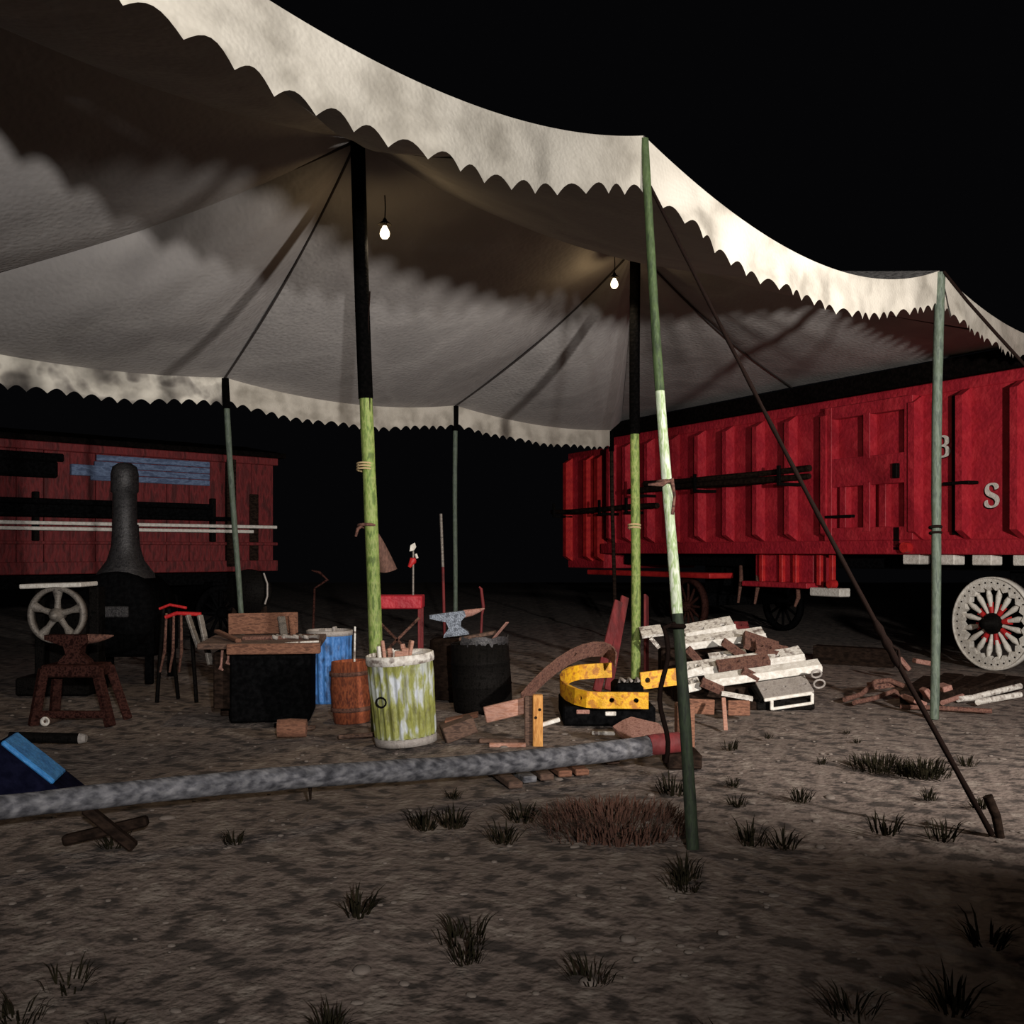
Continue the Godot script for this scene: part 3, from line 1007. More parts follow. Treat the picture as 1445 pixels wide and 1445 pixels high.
	single_beam("plank", "flat brown stick slanting across the work table corner", "plank", top + Vector3(-0.55, 0.05, -0.15), top + Vector3(-0.2, 0.015, 0.46), 0.05, 0.03, mats.brown_wood, gr)
	single_beam("plank", "flat rust-brown board lying in the middle of the work table", "plank", top + Vector3(-0.25, 0.015, 0.15), top + Vector3(0.36, 0.015, 0.0), 0.16, 0.03, mats.rust, gr)
	single_beam("plank", "leaning grey board propped against the near corner of the work table", "plank", at(282, 868, 9.4), at(297, 938, 9.35), 0.06, 0.03, mats.grey_iron, gr)
	single_beam("plank", "leaning pale board beside the propped grey one at the table corner", "plank", at(265, 868, 9.5), at(281, 915, 9.45), 0.055, 0.03, mats.grey_iron, gr)
	single_beam("iron_rod", "pale iron rod lying along the front edge of the work table", "rod", at(354, 911, 8.86), at(450, 905, 8.86), 0.016, 0.016, mats.worn_white)
	for e in [[313, 912, 312, 944], [321, 910, 322, 936]]:
		var q := thing("hanging_hook", "small iron hook hanging from the corner of the work table" if e[0] == 313 else "shorter iron hook hanging inside the table corner", "hook", Vector3.ZERO, 0.0, "hooks on the work table")
		st = mb()
		tube(st, [at(e[0], e[1] - 3, 8.95), at(e[0] + 1, e[1] + 4, 8.93), at(e[2], e[3] - 6, 8.93), at(e[2] - 1, e[3], 8.92), at(e[2] + 2, e[3] + 1, 8.9)], [0.008, 0.012, 0.01, 0.018, 0.01], 7)
		part(st, "shank", mats.pink_rust, q)
	rng.seed = 5
	for k in 9:
		var p := at(388 + k * 7.3, 889 + (k * 5) % 9, 9.15 + 0.03 * (k % 3))
		p.y = 0.69 + 0.02
		var q := thing("iron_fitting", "small shiny iron fitting lying on the far end of the work table", "fitting", p, rng.randf() * 3.0, "iron fittings on the work table")
		st = mb()
		if k % 2 == 0:
			lathe(st, Transform3D(Basis(Vector3.RIGHT, 0.3), Vector3(0, 0.0, 0)), [Vector2(0.012, -0.015), Vector2(0.028, -0.015), Vector2(0.028, 0.015), Vector2(0.012, 0.015), Vector2(0.012, -0.015)], 10)
		else:
			tube(st, [Vector3(-0.05, 0, 0), Vector3(0.02, 0.004, 0), Vector3(0.06, 0.002, 0.02)], [0.012, 0.014, 0.02], 8)
		part(st, "body", mats.light_plate, q)

	# the red-handled tools left of the table
	t = thing("tool_rack", "dark iron tool rack with bright red bars", "rack", floor_at(245, 10.2))
	st = mb()
	tube(st, [Vector3(-0.16, 0, 0), Vector3(-0.1, 0.9, 0)], 0.02, 8)
	tube(st, [Vector3(0.22, 0, 0), Vector3(0.16, 0.85, 0)], 0.02, 8)
	tube(st, [Vector3(-0.05, 0, -0.3), Vector3(-0.05, 0.9, 0)], 0.02, 8)
	part(st, "frame", mats.black_iron, t)
	st = mb()
	tube(st, [Vector3(-0.12, 0.9, 0.05), Vector3(-0.02, 0.94, 0.05), Vector3(0.14, 0.91, 0.05)], 0.014, 7)
	tube(st, [Vector3(-0.06, 0.82, 0.06), Vector3(0.05, 0.86, 0.06), Vector3(0.28, 0.85, 0.06)], 0.02, 7)
	part(st, "red_bar", mats.bright_red_paint, t)
	st = mb()
	for k in 3:
		tube(st, [Vector3(-0.05 + k * 0.07, 0.86, 0.06), Vector3(-0.06 + k * 0.08, 0.5, 0.08), Vector3(-0.1 + k * 0.09, 0.3, 0.09)], [0.012, 0.016, 0.01], 7)
	part(st, "tongs", mats.rust, t)

	# blue can, brown keg
	t = thing("ribbed_can", "battered blue ribbed can full of iron scraps beside the work table", "can", floor_at(465, 10.25))
	st = mb()
	lathe(st, Transform3D.IDENTITY, [Vector2(0, 0.0), Vector2(0.19, 0.0), Vector2(0.195, 0.03), Vector2(0.2, 0.2), Vector2(0.205, 0.45), Vector2(0.21, 0.64), Vector2(0.215, 0.66), Vector2(0.2, 0.66), Vector2(0.195, 0.5), Vector2(0, 0.5)], 96, 0.009, 20, 0.02, 0.65)
	part(st, "body", mats.blue_paint, t)
	st = mb()
	lathe(st, Transform3D(Basis.IDENTITY, Vector3(0, 0.64, 0)), [Vector2(0.205, 0), Vector2(0.222, 0.005), Vector2(0.222, 0.05), Vector2(0.205, 0.055), Vector2(0.205, 0)], 40)
	part(st, "rim", mats.light_plate, t)
	st = mb()
	slab(st, Vector3(0.08, 0.0, 0.185), Vector3(0.13, 0.06, 0.215), 0.006)
	part(st, "base_patch", mats.white_paint, t)
	scraps(t.position + Vector3(0, 0.6, 0), 0.14, 6, "iron scrap sticking out of the blue ribbed can", "scraps in the blue can", mats.light_plate, 0.16, 3)

	t = thing("wooden_keg", "rust-brown wooden keg with a stick in it beside the blue can", "keg", floor_at(497, 9.05))
	st = mb()
	var tilt := Transform3D(Basis(Vector3(0, 0, 1), 0.05), Vector3.ZERO)
	lathe(st, tilt, [Vector2(0, 0), Vector2(0.15, 0.0), Vector2(0.165, 0.15), Vector2(0.168, 0.28), Vector2(0.15, 0.52), Vector2(0.13, 0.52), Vector2(0.135, 0.42), Vector2(0, 0.42)], 44, 0.004, 22, 0.01, 0.51)
	part(st, "staves", mats.orange_brown, t)
	for y in [0.1, 0.4]:
		st = mb()
		var rr := 0.165 if y < 0.2 else 0.163
		lathe(st, tilt, [Vector2(rr, y), Vector2(rr + 0.01, y), Vector2(rr + 0.009, y + 0.035), Vector2(rr, y + 0.035)], 36)
		part(st, "hoop", mats.rust, t)
	single_beam("stick", "thin pale stick standing up in the rust-brown keg", "stick", at(500, 945, 8.98), at(501, 884, 8.98), 0.016, 0.016, mats.worn_white)

	# the fluted trash can
	t = thing("trash_can", "dented olive-green fluted trash can leaning in the middle of the yard", "trash can", floor_at(575, 8.02))
	tilt = Transform3D(Basis(Vector3(0, 0, 1), 0.075) * Basis(Vector3.RIGHT, 0.02), Vector3(-0.01, 0.012, 0))
	st = mb()
	lathe(st, tilt, [Vector2(0, 0.03), Vector2(0.222, 0.03), Vector2(0.226, 0.08), Vector2(0.232, 0.3), Vector2(0.24, 0.5), Vector2(0.246, 0.62), Vector2(0.25, 0.63), Vector2(0.235, 0.63), Vector2(0.225, 0.5), Vector2(0.21, 0.3), Vector2(0, 0.3)], 120, 0.010, 24, 0.06, 0.60)
	part(st, "body", mats.can_paint, t)
	st = mb()
	lathe(st, tilt, [Vector2(0.236, 0.60), Vector2(0.254, 0.605), Vector2(0.258, 0.63), Vector2(0.254, 0.672), Vector2(0.244, 0.675), Vector2(0.236, 0.60)], 60, 0.003, 7, 0.5, 0.7)
	part(st, "rim", mats.worn_white, t)
	st = mb()
	lathe(st, tilt, [Vector2(0.215, 0.0), Vector2(0.234, 0.0), Vector2(0.236, 0.055), Vector2(0.22, 0.06), Vector2(0.215, 0.0)], 60)
	part(st, "base_band", mats.light_plate, t)
	st = mb()
	var hp := []
	for k in 13:
		var a := TAU * k / 12.0
		hp.append(tilt * (Vector3(-0.135 + 0.037 * cos(a), 0.345 + 0.036 * sin(a), 0.222 + 0.012 * cos(a))))
	tube(st, hp, 0.007, 7)
	part(st, "ring_handle", mats.black_iron, t)
	scraps(t.position + Vector3(-0.06, 0.60, 0), 0.16, 8, "scrap wood end sticking out of the fluted trash can", "scrap wood in the trash can", mats.pink_wood, 0.2, 9)

	# black barrel
	t = thing("barrel", "soot-black barrel with a torn rim standing right of the fluted trash can", "barrel", floor_at(682, 9.75))
	st = mb()
	lathe(st, Transform3D(Basis(Vector3(0, 0, 1), 0.06), Vector3.ZERO), [Vector2(0, 0), Vector2(0.26, 0), Vector2(0.27, 0.05), Vector2(0.272, 0.22), Vector2(0.28, 0.23), Vector2(0.272, 0.24), Vector2(0.27, 0.43), Vector2(0.28, 0.44), Vector2(0.27, 0.45), Vector2(0.265, 0.62), Vector2(0.25, 0.62), Vector2(0.25, 0.4), Vector2(0, 0.4)], 36)
	part(st, "shell", mats.black_iron, t)
	st = mb()
	var rim := []
	var wd := []
	for k in 10:
		var a := -0.3 + k * 0.28
		rim.append(Vector3(-0.035 + 0.262 * cos(a), 0.64 + 0.012 * sin(k * 2.2), 0.262 * sin(a)))
		wd.append(Vector3.UP)
	band(st, rim, wd, 0.075, 0.008)
	part(st, "torn_rim", mats.sheet_iron, t)
	single_beam("plank", "charred plank lying across the mouth of the black barrel", "plank", at(648, 902, 9.75), at(700, 892, 9.75), 0.12, 0.03, mats.old_wood)
	single_beam("iron_strap", "perforated iron strap sticking up out of the black barrel", "strap", at(694, 904, 9.7), at(716, 878, 9.6), 0.045, 0.01, mats.pink_rust)
	# stump with the blue-grey anvil
	t = thing("stump", "black wooden stump carrying the blue-grey anvil behind the black barrel", "stump", floor_at(640, 10.6))
	st = mb()
	lathe(st, Transform3D.IDENTITY, [Vector2(0, 0), Vector2(0.25, 0), Vector2(0.24, 0.2), Vector2(0.235, 0.56), Vector2(0.2, 0.585), Vector2(0, 0.59)], 22, 0.008, 9, 0.02, 0.55)
	part(st, "trunk", mats.dark_wood, t)
	an = thing("anvil", "blue-grey anvil with a rusty tip on the black stump", "anvil", t.position + Vector3(0.03, 0.585, 0.0), 0.0)
	anvil(an, Transform3D(Basis(Vector3(0, 0, 1), 0.13), Vector3(0, 0.025, 0)), 0.92, mats.blue_steel, mats.pink_rust)

	# red stand with crossed braces and the odd thing standing on it
	t = thing("red_stand", "small red-topped stand with crossed braces behind the trash can", "stand", floor_at(563, 12.2))
	st = mb()
	slab(st, Vector3(-0.29, 0.80, -0.2), Vector3(0.28, 0.95, 0.2), 0.012)
	part(st, "top_box", mats.red_paint, t)
	for x in [-0.26, 0.25]:
		for z in [-0.17, 0.17]:
			st = mb()
			slab(st, Vector3(x - 0.018, 0, z - 0.018), Vector3(x + 0.018, 0.8, z + 0.018), 0.004)
			part(st, "leg", mats.old_red_paint, t)
	for s in [-1.0, 1.0]:
		st = mb()
		beam(st, Vector3(-0.25 * s, 0.7, 0.2), Vector3(0.25 * s, 0.2, 0.2), 0.02, 0.03, 0.004)
		part(st, "brace", mats.rust, t)
	t = thing("marker_post", "small post with a red collar and a white blade on the red stand", "post", floor_at(583, 12.2) + Vector3(0, 0.95, 0))
	st = mb()
	tube(st, [Vector3(0, 0, 0), Vector3(0, 0.5, 0)], 0.012, 8)
	part(st, "rod", mats.grey_iron, t)
	st = mb()
	tube(st, [Vector3(-0.045, 0.32, 0), Vector3(0, 0.40, 0), Vector3(0.03, 0.41, 0)], [0.02, 0.045, 0.02], 8)
	part(st, "collar", mats.bright_red_paint, t)
	st = mb()
	prism(st, Transform3D(Basis.IDENTITY, Vector3(0, 0.5, 0)), [Vector2(-0.04, 0.0), Vector2(-0.03, 0.07), Vector2(0.02, 0.1), Vector2(0.035, 0.05), Vector2(0.01, 0.01)], 0.02)
	part(st, "blade", mats.white_paint, t)
	st = mb()
	tube(st, [Vector3(0.03, 0.47, 0.02), Vector3(0.05, 0.42, 0.02)], 0.016, 7)
	part(st, "tip", mats.white_paint, t)
	# apron hanging from the centre pole
	t = thing("leather_apron", "brown flared leather apron hanging from the strap on the thick pole", "apron", at(526, 745, 8.56))
	st = mb()
	var edge := []
	for i in 8:
		var f := i / 7.0
		var row := []
		for j in 9:
			var w := j / 8.0
			row.append(Vector3(lerpf(-0.01, 0.01 + 0.185 * pow(f, 0.8), w), -0.33 * f - 0.03 * f * sin(PI * w), -0.02 * sin(w * 9.0) * f))
		edge.append(row)
	st.set_smooth_group(1)
	for i in 7:
		for j in 8:
			face(st, [edge[i][j], edge[i][j + 1], edge[i + 1][j + 1], edge[i + 1][j]], edge[i][j] + Vector3(0, 0, -1))
			face(st, [edge[i][j] + Vector3(0, 0, -0.008), edge[i][j + 1] + Vector3(0, 0, -0.008), edge[i + 1][j + 1] + Vector3(0, 0, -0.008), edge[i + 1][j] + Vector3(0, 0, -0.008)], edge[i][j] + Vector3(0, 0, 1))
	part(st, "hide", mats.leather, t)
	t = thing("tool_rod", "thin upright rod with a pale top and red foot beside the far tent pole", "rod", floor_at(626, 13.0))  # thin tool handle standing upright, pale above and red below
	st = mb()
	tube(st, [at(625, 800, 13.0) - t.position, at(622, 725, 13.0) - t.position], 0.018, 8)
	part(st, "pale_end", mats.grey_iron, t)
	st = mb()
	tube(st, [Vector3(0.02, 0, 0), at(625, 800, 13.0) - t.position], 0.018, 8)
	part(st, "red_end", mats.old_red_paint, t)
	# a second wheel-like machine deep behind the table
	t = thing("grinding_wheel", "dark round grinding wheel on a frame behind the work table", "grinding wheel", floor_at(352, 13.2))
	st = mb()
	for x in [-0.3, 0.3]:
		beam(st, Vector3(x, 0, 0.1), Vector3(x * 0.5, 0.95, 0), 0.06, 0.06, 0.006)
	part(st, "frame", mats.dark_wood, t)
	st = mb()
	lathe(st, Transform3D(Basis(Vector3.RIGHT, PI / 2), Vector3(0, 0.95, 0)), [Vector2(0, -0.06), Vector2(0.27, -0.06), Vector2(0.28, 0), Vector2(0.27, 0.06), Vector2(0, 0.06)], 30)
	part(st, "stone", mats.black_iron, t)
	st = mb()
	tube(st, [Vector3(0.2, 1.18, 0.1), Vector3(0.25, 1.05, 0.12), Vector3(0.25, 0.9, 0.12), Vector3(0.22, 0.8, 0.12)], 0.012, 7)
	part(st, "guard_rim", mats.light_plate, t)
	for e in [[440, 805, 462, 818], [676, 828, 682, 856]]:
		var q := thing("iron_curve", "small curved iron handle glinting in the dark behind the blue can" if e[0] == 440 else "short red stick leaning in the dark behind the black barrel", "tool", floor_at(e[0], 13.0 if e[0] == 440 else 12.4))
		var dd := 13.0 if e[0] == 440 else 12.4
		st = mb()
		tube(st, [Vector3(0, 0, 0), at(e[0] + 4, e[3] + 12, dd) - q.position, at(e[2], e[3], dd) - q.position, at((e[0] + e[2]) / 2.0, e[1] + 3, dd) - q.position, at(e[0], e[1], dd) - q.position], [0.02, 0.014, 0.02, 0.018, 0.01], 7)
		part(st, "shaft", mats.dark_rust if e[0] == 440 else mats.old_red_paint, q)

func scraps(c: Vector3, r: float, n: int, label: String, group: String, m: Material, length: float, seed_no: int) -> void:
	rng.seed = seed_no
	for k in n:
		var a := TAU * k / n + rng.randf()
		var p := c + Vector3(cos(a) * r * rng.randf_range(0.3, 0.95), -0.22, sin(a) * r * rng.randf_range(0.3, 0.9))
		var q := p + Vector3(rng.randf_range(-0.08, 0.08), 0.22 + length * rng.randf_range(0.2, 0.9), rng.randf_range(-0.06, 0.06))
		single_beam("scrap", label, "scrap", p, q, rng.randf_range(0.025, 0.075), 0.026, m if k % 3 < 2 else mats.white_paint, group)

func single_beam(called: String, label: String, category: String, a: Vector3, b: Vector3, w: float, t: float, m: Material, group := "", roll := 0.0) -> MeshInstance3D:
	var st := mb()
	var mid := (a + b) * 0.5
	beam(st, a - mid, b - mid, w, t, minf(0.006, t * 0.25), roll)
	var o := part(st, called, m)
	o.position = mid
	tag(o, label, category, group)
	return o

# ------------------------------------------------------------------ yard
func build_yard() -> void:
	var st: SurfaceTool
	var t := thing("log_rail", "long weathered grey log rail with a red-painted end lying across the yard", "log")
	var a := at(-90, 1150, 4.75)
	var b := at(916, 1052, 7.0)
	var pts := []
	var rad := []
	for i in 41:
		var f := i / 40.0
		pts.append(a.lerp(b, f) + Vector3(0, 0.018 * sin(f * 6.0), 0.01 * sin(f * 11.0)))
		rad.append(lerpf(0.056, 0.068, f) * (1.0 + 0.05 * sin(f * 47.0) * sin(f * 13.0)))
	st = mb()
	tube(st, pts, rad, 16)
	part(st, "trunk", mats.weathered_log, t)
	st = mb()
	tube(st, [at(914, 1052, 7.0), at(930, 1050, 7.03), at(957, 1047, 7.1)], [0.068, 0.071, 0.068], 16)
	part(st, "red_end", mats.old_red_paint, t)
	st = mb()
	tube(st, [at(437, 1098, 5.85), at(438, 1128, 5.9)], [0.014, 0.006], 7)
	part(st, "peg", mats.dark_wood, t)
	t = thing("cross_stake", "pair of crossed dark stakes holding up the near end of the log", "stake", floor_at(150, 5.1))
	st = mb()
	beam(st, at(120, 1140, 5.1) - t.position, at(190, 1196, 5.12) - t.position, 0.06, 0.05, 0.01)
	part(st, "stake", mats.dark_wood, t)
	st = mb()
	beam(st, at(90, 1186, 5.16) - t.position, at(208, 1158, 5.16) - t.position, 0.06, 0.05, 0.01)
	part(st, "stake", mats.dark_wood, t)
	t = thing("timber_block", "dark upright timber block carrying the red end of the log", "block", floor_at(965, 7.2))
	st = mb()
	slab(st, Vector3(-0.13, 0.0, -0.14), Vector3(0.1, 0.1, 0.14), 0.01)
	part(st, "foot", mats.dark_wood, t)
	st = mb()
	slab(st, Vector3(-0.02, 0.0, -0.3), Vector3(0.1, 0.39, -0.14), 0.012)
	part(st, "post", mats.brown_wood, t)

	# raw wood bracket
	t = thing("wooden_bracket", "raw orange wood post with a rough plank nailed to its back", "bracket", floor_at(754, 7.9))
	st = mb()
	slab(st, Vector3(-0.012, 0, -0.05), Vector3(0.062, 0.385, 0.04), 0.006)
	part(st, "post", mats.raw_wood, t)
	st = mb()
	slab(st, Vector3(-0.072, 0.0, -0.06), Vector3(-0.014, 0.37, 0.0), 0.006)
	part(st, "dark_post", mats.old_wood, t)
	st = mb()
	beam(st, at(684, 1009, 7.95) - t.position, at(742, 995, 8.0) - t.position, 0.04, 0.12, 0.006)
	beam(st, at(742, 995, 8.0) - t.position, at(764, 991, 8.02) - t.position, 0.04, 0.11, 0.006)
	part(st, "plank", mats.pink_wood, t)
	for y in [0.22, 0.28]:
		st = mb()
		tube(st, [Vector3(0.01 + (y - 0.22) * 0.5, y, 0.04), Vector3(0.01 + (y - 0.22) * 0.5, y, 0.046)], 0.011, 8)
		part(st, "knot", mats.dark_wood, t)

	# rusty bent iron strip
	t = thing("bent_strip", "rusty bent iron strip arching up behind the yellow hoop", "iron strip")
	st = mb()
	var path := [at(736, 988, 8.95), at(752, 970, 9.08), at(769, 953, 9.2), at(786, 939, 9.33), at(803, 928, 9.46), at(820, 920, 9.59), at(836, 916, 9.7), at(849, 916, 9.77), at(859, 919, 9.78), at(866, 925, 9.72), at(869, 932, 9.62)]
	var wide := [Vector3(0.04, 0.89, 0.46)]
	band(st, path, wide, 0.15, 0.014, {4: 0.022, 2: 0.018})
	part(st, "strip", mats.rust, t)

	# yellow hoop
	t = thing("iron_hoop", "bright yellow painted half hoop of flat iron with round holes", "iron hoop")
	path = []
	wide = []
	for i in 7:
		var f := i / 6.0
		path.append(Vector3(lerpf(1.12, 0.72, f), 0.225, -8.72 - 0.03 * sin(f * 2)))
		wide.append(Vector3.UP)
	for i in range(1, 10):
		var ang := PI / 2 - PI * i / 9.0
		path.append(Vector3(0.72 - 0.29 * cos(ang), 0.285 - 0.06 * sin(ang), -9.27 + 0.53 * sin(ang)))
		wide.append(Vector3.UP)
	path.append(Vector3(0.92, 0.35, -9.85))
	wide.append(Vector3.UP)
	st = mb()
	band(st, path, wide, 0.135, 0.03, {1: 0.022, 4: 0.022, 7: 0.02})
	part(st, "hoop", mats.yellow_paint, t)
	t = thing("iron_bar", "short yellow painted iron bar with a hole behind the leaning front pole", "iron bar")
	path = []
	for i in 4:
		path.append(Vector3(1.13 + i * 0.12, 0.31 + i * 0.012, -9.35 - i * 0.02))
	st = mb()
	band(st, path, [Vector3.UP], 0.15, 0.03, {0: 0.025})
	part(st, "bar", mats.yellow_paint, t)
	# dark iron things under the hoop
	t = thing("iron_crate", "low black iron crate carrying the yellow hoop", "crate", floor_at(848, 9.25))
	st = mb()
	slab(st, Vector3(-0.35, 0, -0.45), Vector3(0.42, 0.16, 0.42), 0.015)
	slab(st, Vector3(0.1, 0.15, -0.2), Vector3(0.35, 0.32, 0.2), 0.03)
	part(st, "frame", mats.soot, t)
	for e in [[-0.24, -0.13, 0.1], [0.0, 0.09, 0.085]]:  # loose bars set on the crate front; the white one stands for a glint
		st = mb()
		slab(st, Vector3(e[0], e[2], 0.41), Vector3(e[1], e[2] + 0.035, 0.435), 0.005)
		part(st, "loose_bar", mats.pink_rust if e[0] < -0.1 else mats.worn_white, t)
	st = mb()
	for k in 3:
		tube(st, [Vector3(0.15 + k * 0.07, 0.32, 0.1), Vector3(0.16 + k * 0.07, 0.36, 0.12), Vector3(0.19 + k * 0.06, 0.34, 0.16)], 0.014, 7)
	part(st, "bolt", mats.light_plate, t)

	# red plank pair
	single_beam("red_plank", "faded red plank leaning near the wagon-side center pole, lower one", "plank", floor_at(842, 11.0), at(873, 848, 11.3), 0.1, 0.03, mats.old_red_paint, "faded red leaning planks", 1.2)
	single_beam("red_plank", "faded red plank leaning near the wagon-side center pole, taller one", "plank", floor_at(858, 11.1), at(882, 842, 11.4), 0.1, 0.03, mats.old_red_paint, "faded red leaning planks", 1.2)
	single_beam("red_board", "broad red board standing behind the wagon-side center pole", "board", floor_at(912, 12.6), at(912, 840, 12.8), 0.2, 0.03, mats.old_red_paint, "", 1.4)

	# white painted iron frames
	var gr := "white painted iron wagon parts in the pile"
	var texts := ["white painted iron board at the very back of the pile", "chipped white board second from the back of the pile", "rusty white board with a light tip in the middle of the pile", "long clean white board along the front of the pile",
			"short white board end at the pole side of the pile", "lowest short white board by the leaning pole", "white strip at the back beside the leaning pole", "short white bar crossing in front of the pile", "white strip set back between the rusty bars of the pile", "chipped white rail end jutting out at the far side of the pile", "narrow white rail just behind the long clean board", "short white bracket hanging below the strip at the leaning pole"]
	var rows := [[965, 893, 1035, 880, 11.3, 0.30], [965, 908, 1078, 893, 11.0, 0.22], [965, 945, 1132, 922, 10.4, 0.22], [996, 960, 1157, 937, 10.0, 0.15], [962, 948, 990, 940, 10.3, 0.14], [962, 968, 987, 962, 9.9, 0.14], [904, 893, 934, 889, 11.3, 0.2], [1018, 978, 1062, 986, 9.7, 0.04], [1000, 926, 1052, 919, 10.75, 0.07], [1092, 928, 1130, 918, 10.65, 0.16], [1030, 950, 1100, 944, 10.2, 0.06], [918, 900, 930, 914, 11.1, 0.07]]
	for k in rows.size():
		var e = rows[k]
		t = thing("iron_board", texts[k], "iron board", Vector3.ZERO, 0.0, gr)
		st = mb()
		path = []
		for i in 8:
			path.append(at(lerpf(e[0], e[2], i / 7.0), lerpf(e[1], e[3], i / 7.0), e[4]))
		band(st, path, [Vector3(-0.1, 0.45, -1.0)], e[5], 0.03, {} if k in [3, 6, 7] else {2: 0.03, 5: 0.035})
		part(st, "plate", mats.worn_white if k != 3 else mats.white_paint, t)
		if k < 6:
			st = mb()
			var off := Vector3(0, -0.03, e[5] * 0.42)
			beam(st, at(e[0], e[1], e[4]) + off, at(e[2], e[3], e[4]) + off, 0.025, 0.075, 0.006)
			part(st, "flange", mats.white_paint, t)
	var more_bars := [[1048, 946, 1070, 958, 9.95, 0.07], [990, 962, 1020, 975, 9.75, 0.08], [1066, 912, 1112, 922, 10.5, 0.16]]
	texts = ["rusty crossing bar under the chipped white boards", "second rusty bar slanting under the chipped white boards", "brown iron beam in the middle of the white pile", "rusty perforated bracket at the top of the white pile", "dark red box-shaped fitting behind the white pile", "stub of rusty bar between the long clean board and the steel box", "rusty bar at the pole end below the long clean board", "rusty perforated plate on the far side of the white pile"]
	rows = [[970, 915, 1000, 948, 10.6, 0.07], [1020, 905, 1062, 935, 10.6, 0.08], [1012, 940, 1085, 930, 10.25, 0.13], [1050, 902, 1098, 918, 10.7, 0.24], [1037, 885, 1056, 885, 11.4, 0.14]] + more_bars
	for k in rows.size():
		var e = rows[k]
		t = thing("rusty_bar", texts[k], "iron bar", Vector3.ZERO, 0.0, "rusty bars in the white pile")
		st = mb()
		path = []
		for i in 5:
			path.append(at(lerpf(e[0], e[2], i / 4.0), lerpf(e[1], e[3], i / 4.0), e[4]))
		band(st, path, [Vector3(0.2, 0.5, -0.8)], e[5], 0.05, {0: 0.03, 1: 0.035, 2: 0.035, 3: 0.03} if k in [3, 7] else {1: 0.02, 3: 0.02})
		part(st, "bar", mats.rust if k != 4 else mats.old_red_paint, t)
	# perforated plate box at the near corner of the pile
	t = thing("plate_box", "pale perforated steel box frame at the front corner of the white pile", "plate box", floor_at(1108, 9.75))
	st = mb()
	path = []
	for i in 6:
		path.append(at(lerpf(1072, 1142, i / 5.0), lerpf(975, 965, i / 5.0), 9.75) - t.position)
	band(st, path, [Vector3(-0.25, 0.35, -0.9)], 0.28, 0.02, {0: 0.02, 2: 0.016, 4: 0.02})
	part(st, "top_plate", mats.light_plate, t)
	st = mb()
	var q0 := at(1078, 988, 9.6) - t.position
	var q1 := at(1146, 978, 9.62) - t.position
	beam(st, q0, q1, 0.03, 0.03, 0.006)
	beam(st, q0 + Vector3(0.07, -0.08, 0.0), q1 + Vector3(0, -0.09, 0.0), 0.03, 0.026, 0.006)
	beam(st, q1, q1 + Vector3(0, -0.1, 0), 0.03, 0.03, 0.006)
	beam(st, q0 + Vector3(0.07, 0, 0), q0 + Vector3(0.07, -0.09, 0.0), 0.03, 0.03, 0.006)
	part(st, "front_frame", mats.white_paint, t)
	st = mb()
	beam(st, q0 + Vector3(-0.02, 0.0, -0.02), at(1062, 968, 9.75) - t.position, 0.03, 0.05, 0.006)
	slab(st, q0 + Vector3(-0.05, -0.1, -0.35), q1 + Vector3(0.04, -0.06, -0.05), 0.01)
	slab(st, Vector3(-0.2, 0, -0.3), Vector3(0.25, 0.12, -0.02), 0.01)
	part(st, "lower_frame", mats.black_iron, t)
	for e in [[1152, 951, 0.045], [1156, 965, 0.05]]:
		st = mb()
		var rp := []
		for k in 13:
			var an := TAU * k / 12.0
			rp.append(at(e[0], e[1], 9.7) - t.position + Vector3(cos(an) * e[2], sin(an) * e[2] * 0.8, sin(an) * 0.02))
		tube(st, rp, 0.01, 7)
		part(st, "ring", mats.light_plate, t)
	t = thing("dark_timber_stack", "stack of dark timbers lying underneath the white iron boards", "timber", floor_at(1040, 10.7))
	for k in 5:
		st = mb()
		slab(st, Vector3(-0.7, 0.0, -0.7 + k * 0.36), Vector3(0.62 - 0.06 * k if k < 3 else 0.05, 0.42 - k * 0.085, -0.42 + k * 0.36), 0.015)
		part(st, "timber", mats.dark_wood, t)
	# wood wedges in front of the pile
	single_beam("wooden_wedge", "short brown board lying on edge in front of the pile, next to the pole", "board", at(968, 996, 9.2), at(1008, 998, 9.2), 0.03, 0.13, mats.brown_wood, "boards in front of the pile")
	single_beam("wooden_wedge", "short reddish board on edge below the perforated steel box", "board", at(1027, 999, 9.15), at(1058, 999, 9.15), 0.03, 0.13, mats.brown_wood, "boards in front of the pile")
	single_beam("wooden_peg", "thin upright wooden peg between the two short boards", "peg", floor_at(1024, 8.62), at(1021, 985, 8.9), 0.035, 0.02, mats.pink_wood)
	# rusty plate
	t = thing("rusty_plate", "flat ragged rusty plate lying in front of the yellow hoop", "plate", floor_at(902, 8.25) + Vector3(0, 0.012, 0))
	st = mb()
	var poly := []
	for k in 11:
		var an := TAU * k / 11.0
		poly.append(Vector2(cos(an) * 0.19 * (1.0 + 0.12 * sin(k * 2.7)), sin(an) * 0.26 * (1.0 + 0.15 * cos(k * 1.9))))
	prism(st, Transform3D(Basis(Vector3.RIGHT, -PI / 2 + 0.18), Vector3(0, 0.05, 0)), poly, 0.02)
	part(st, "plate", mats.pink_rust, t)

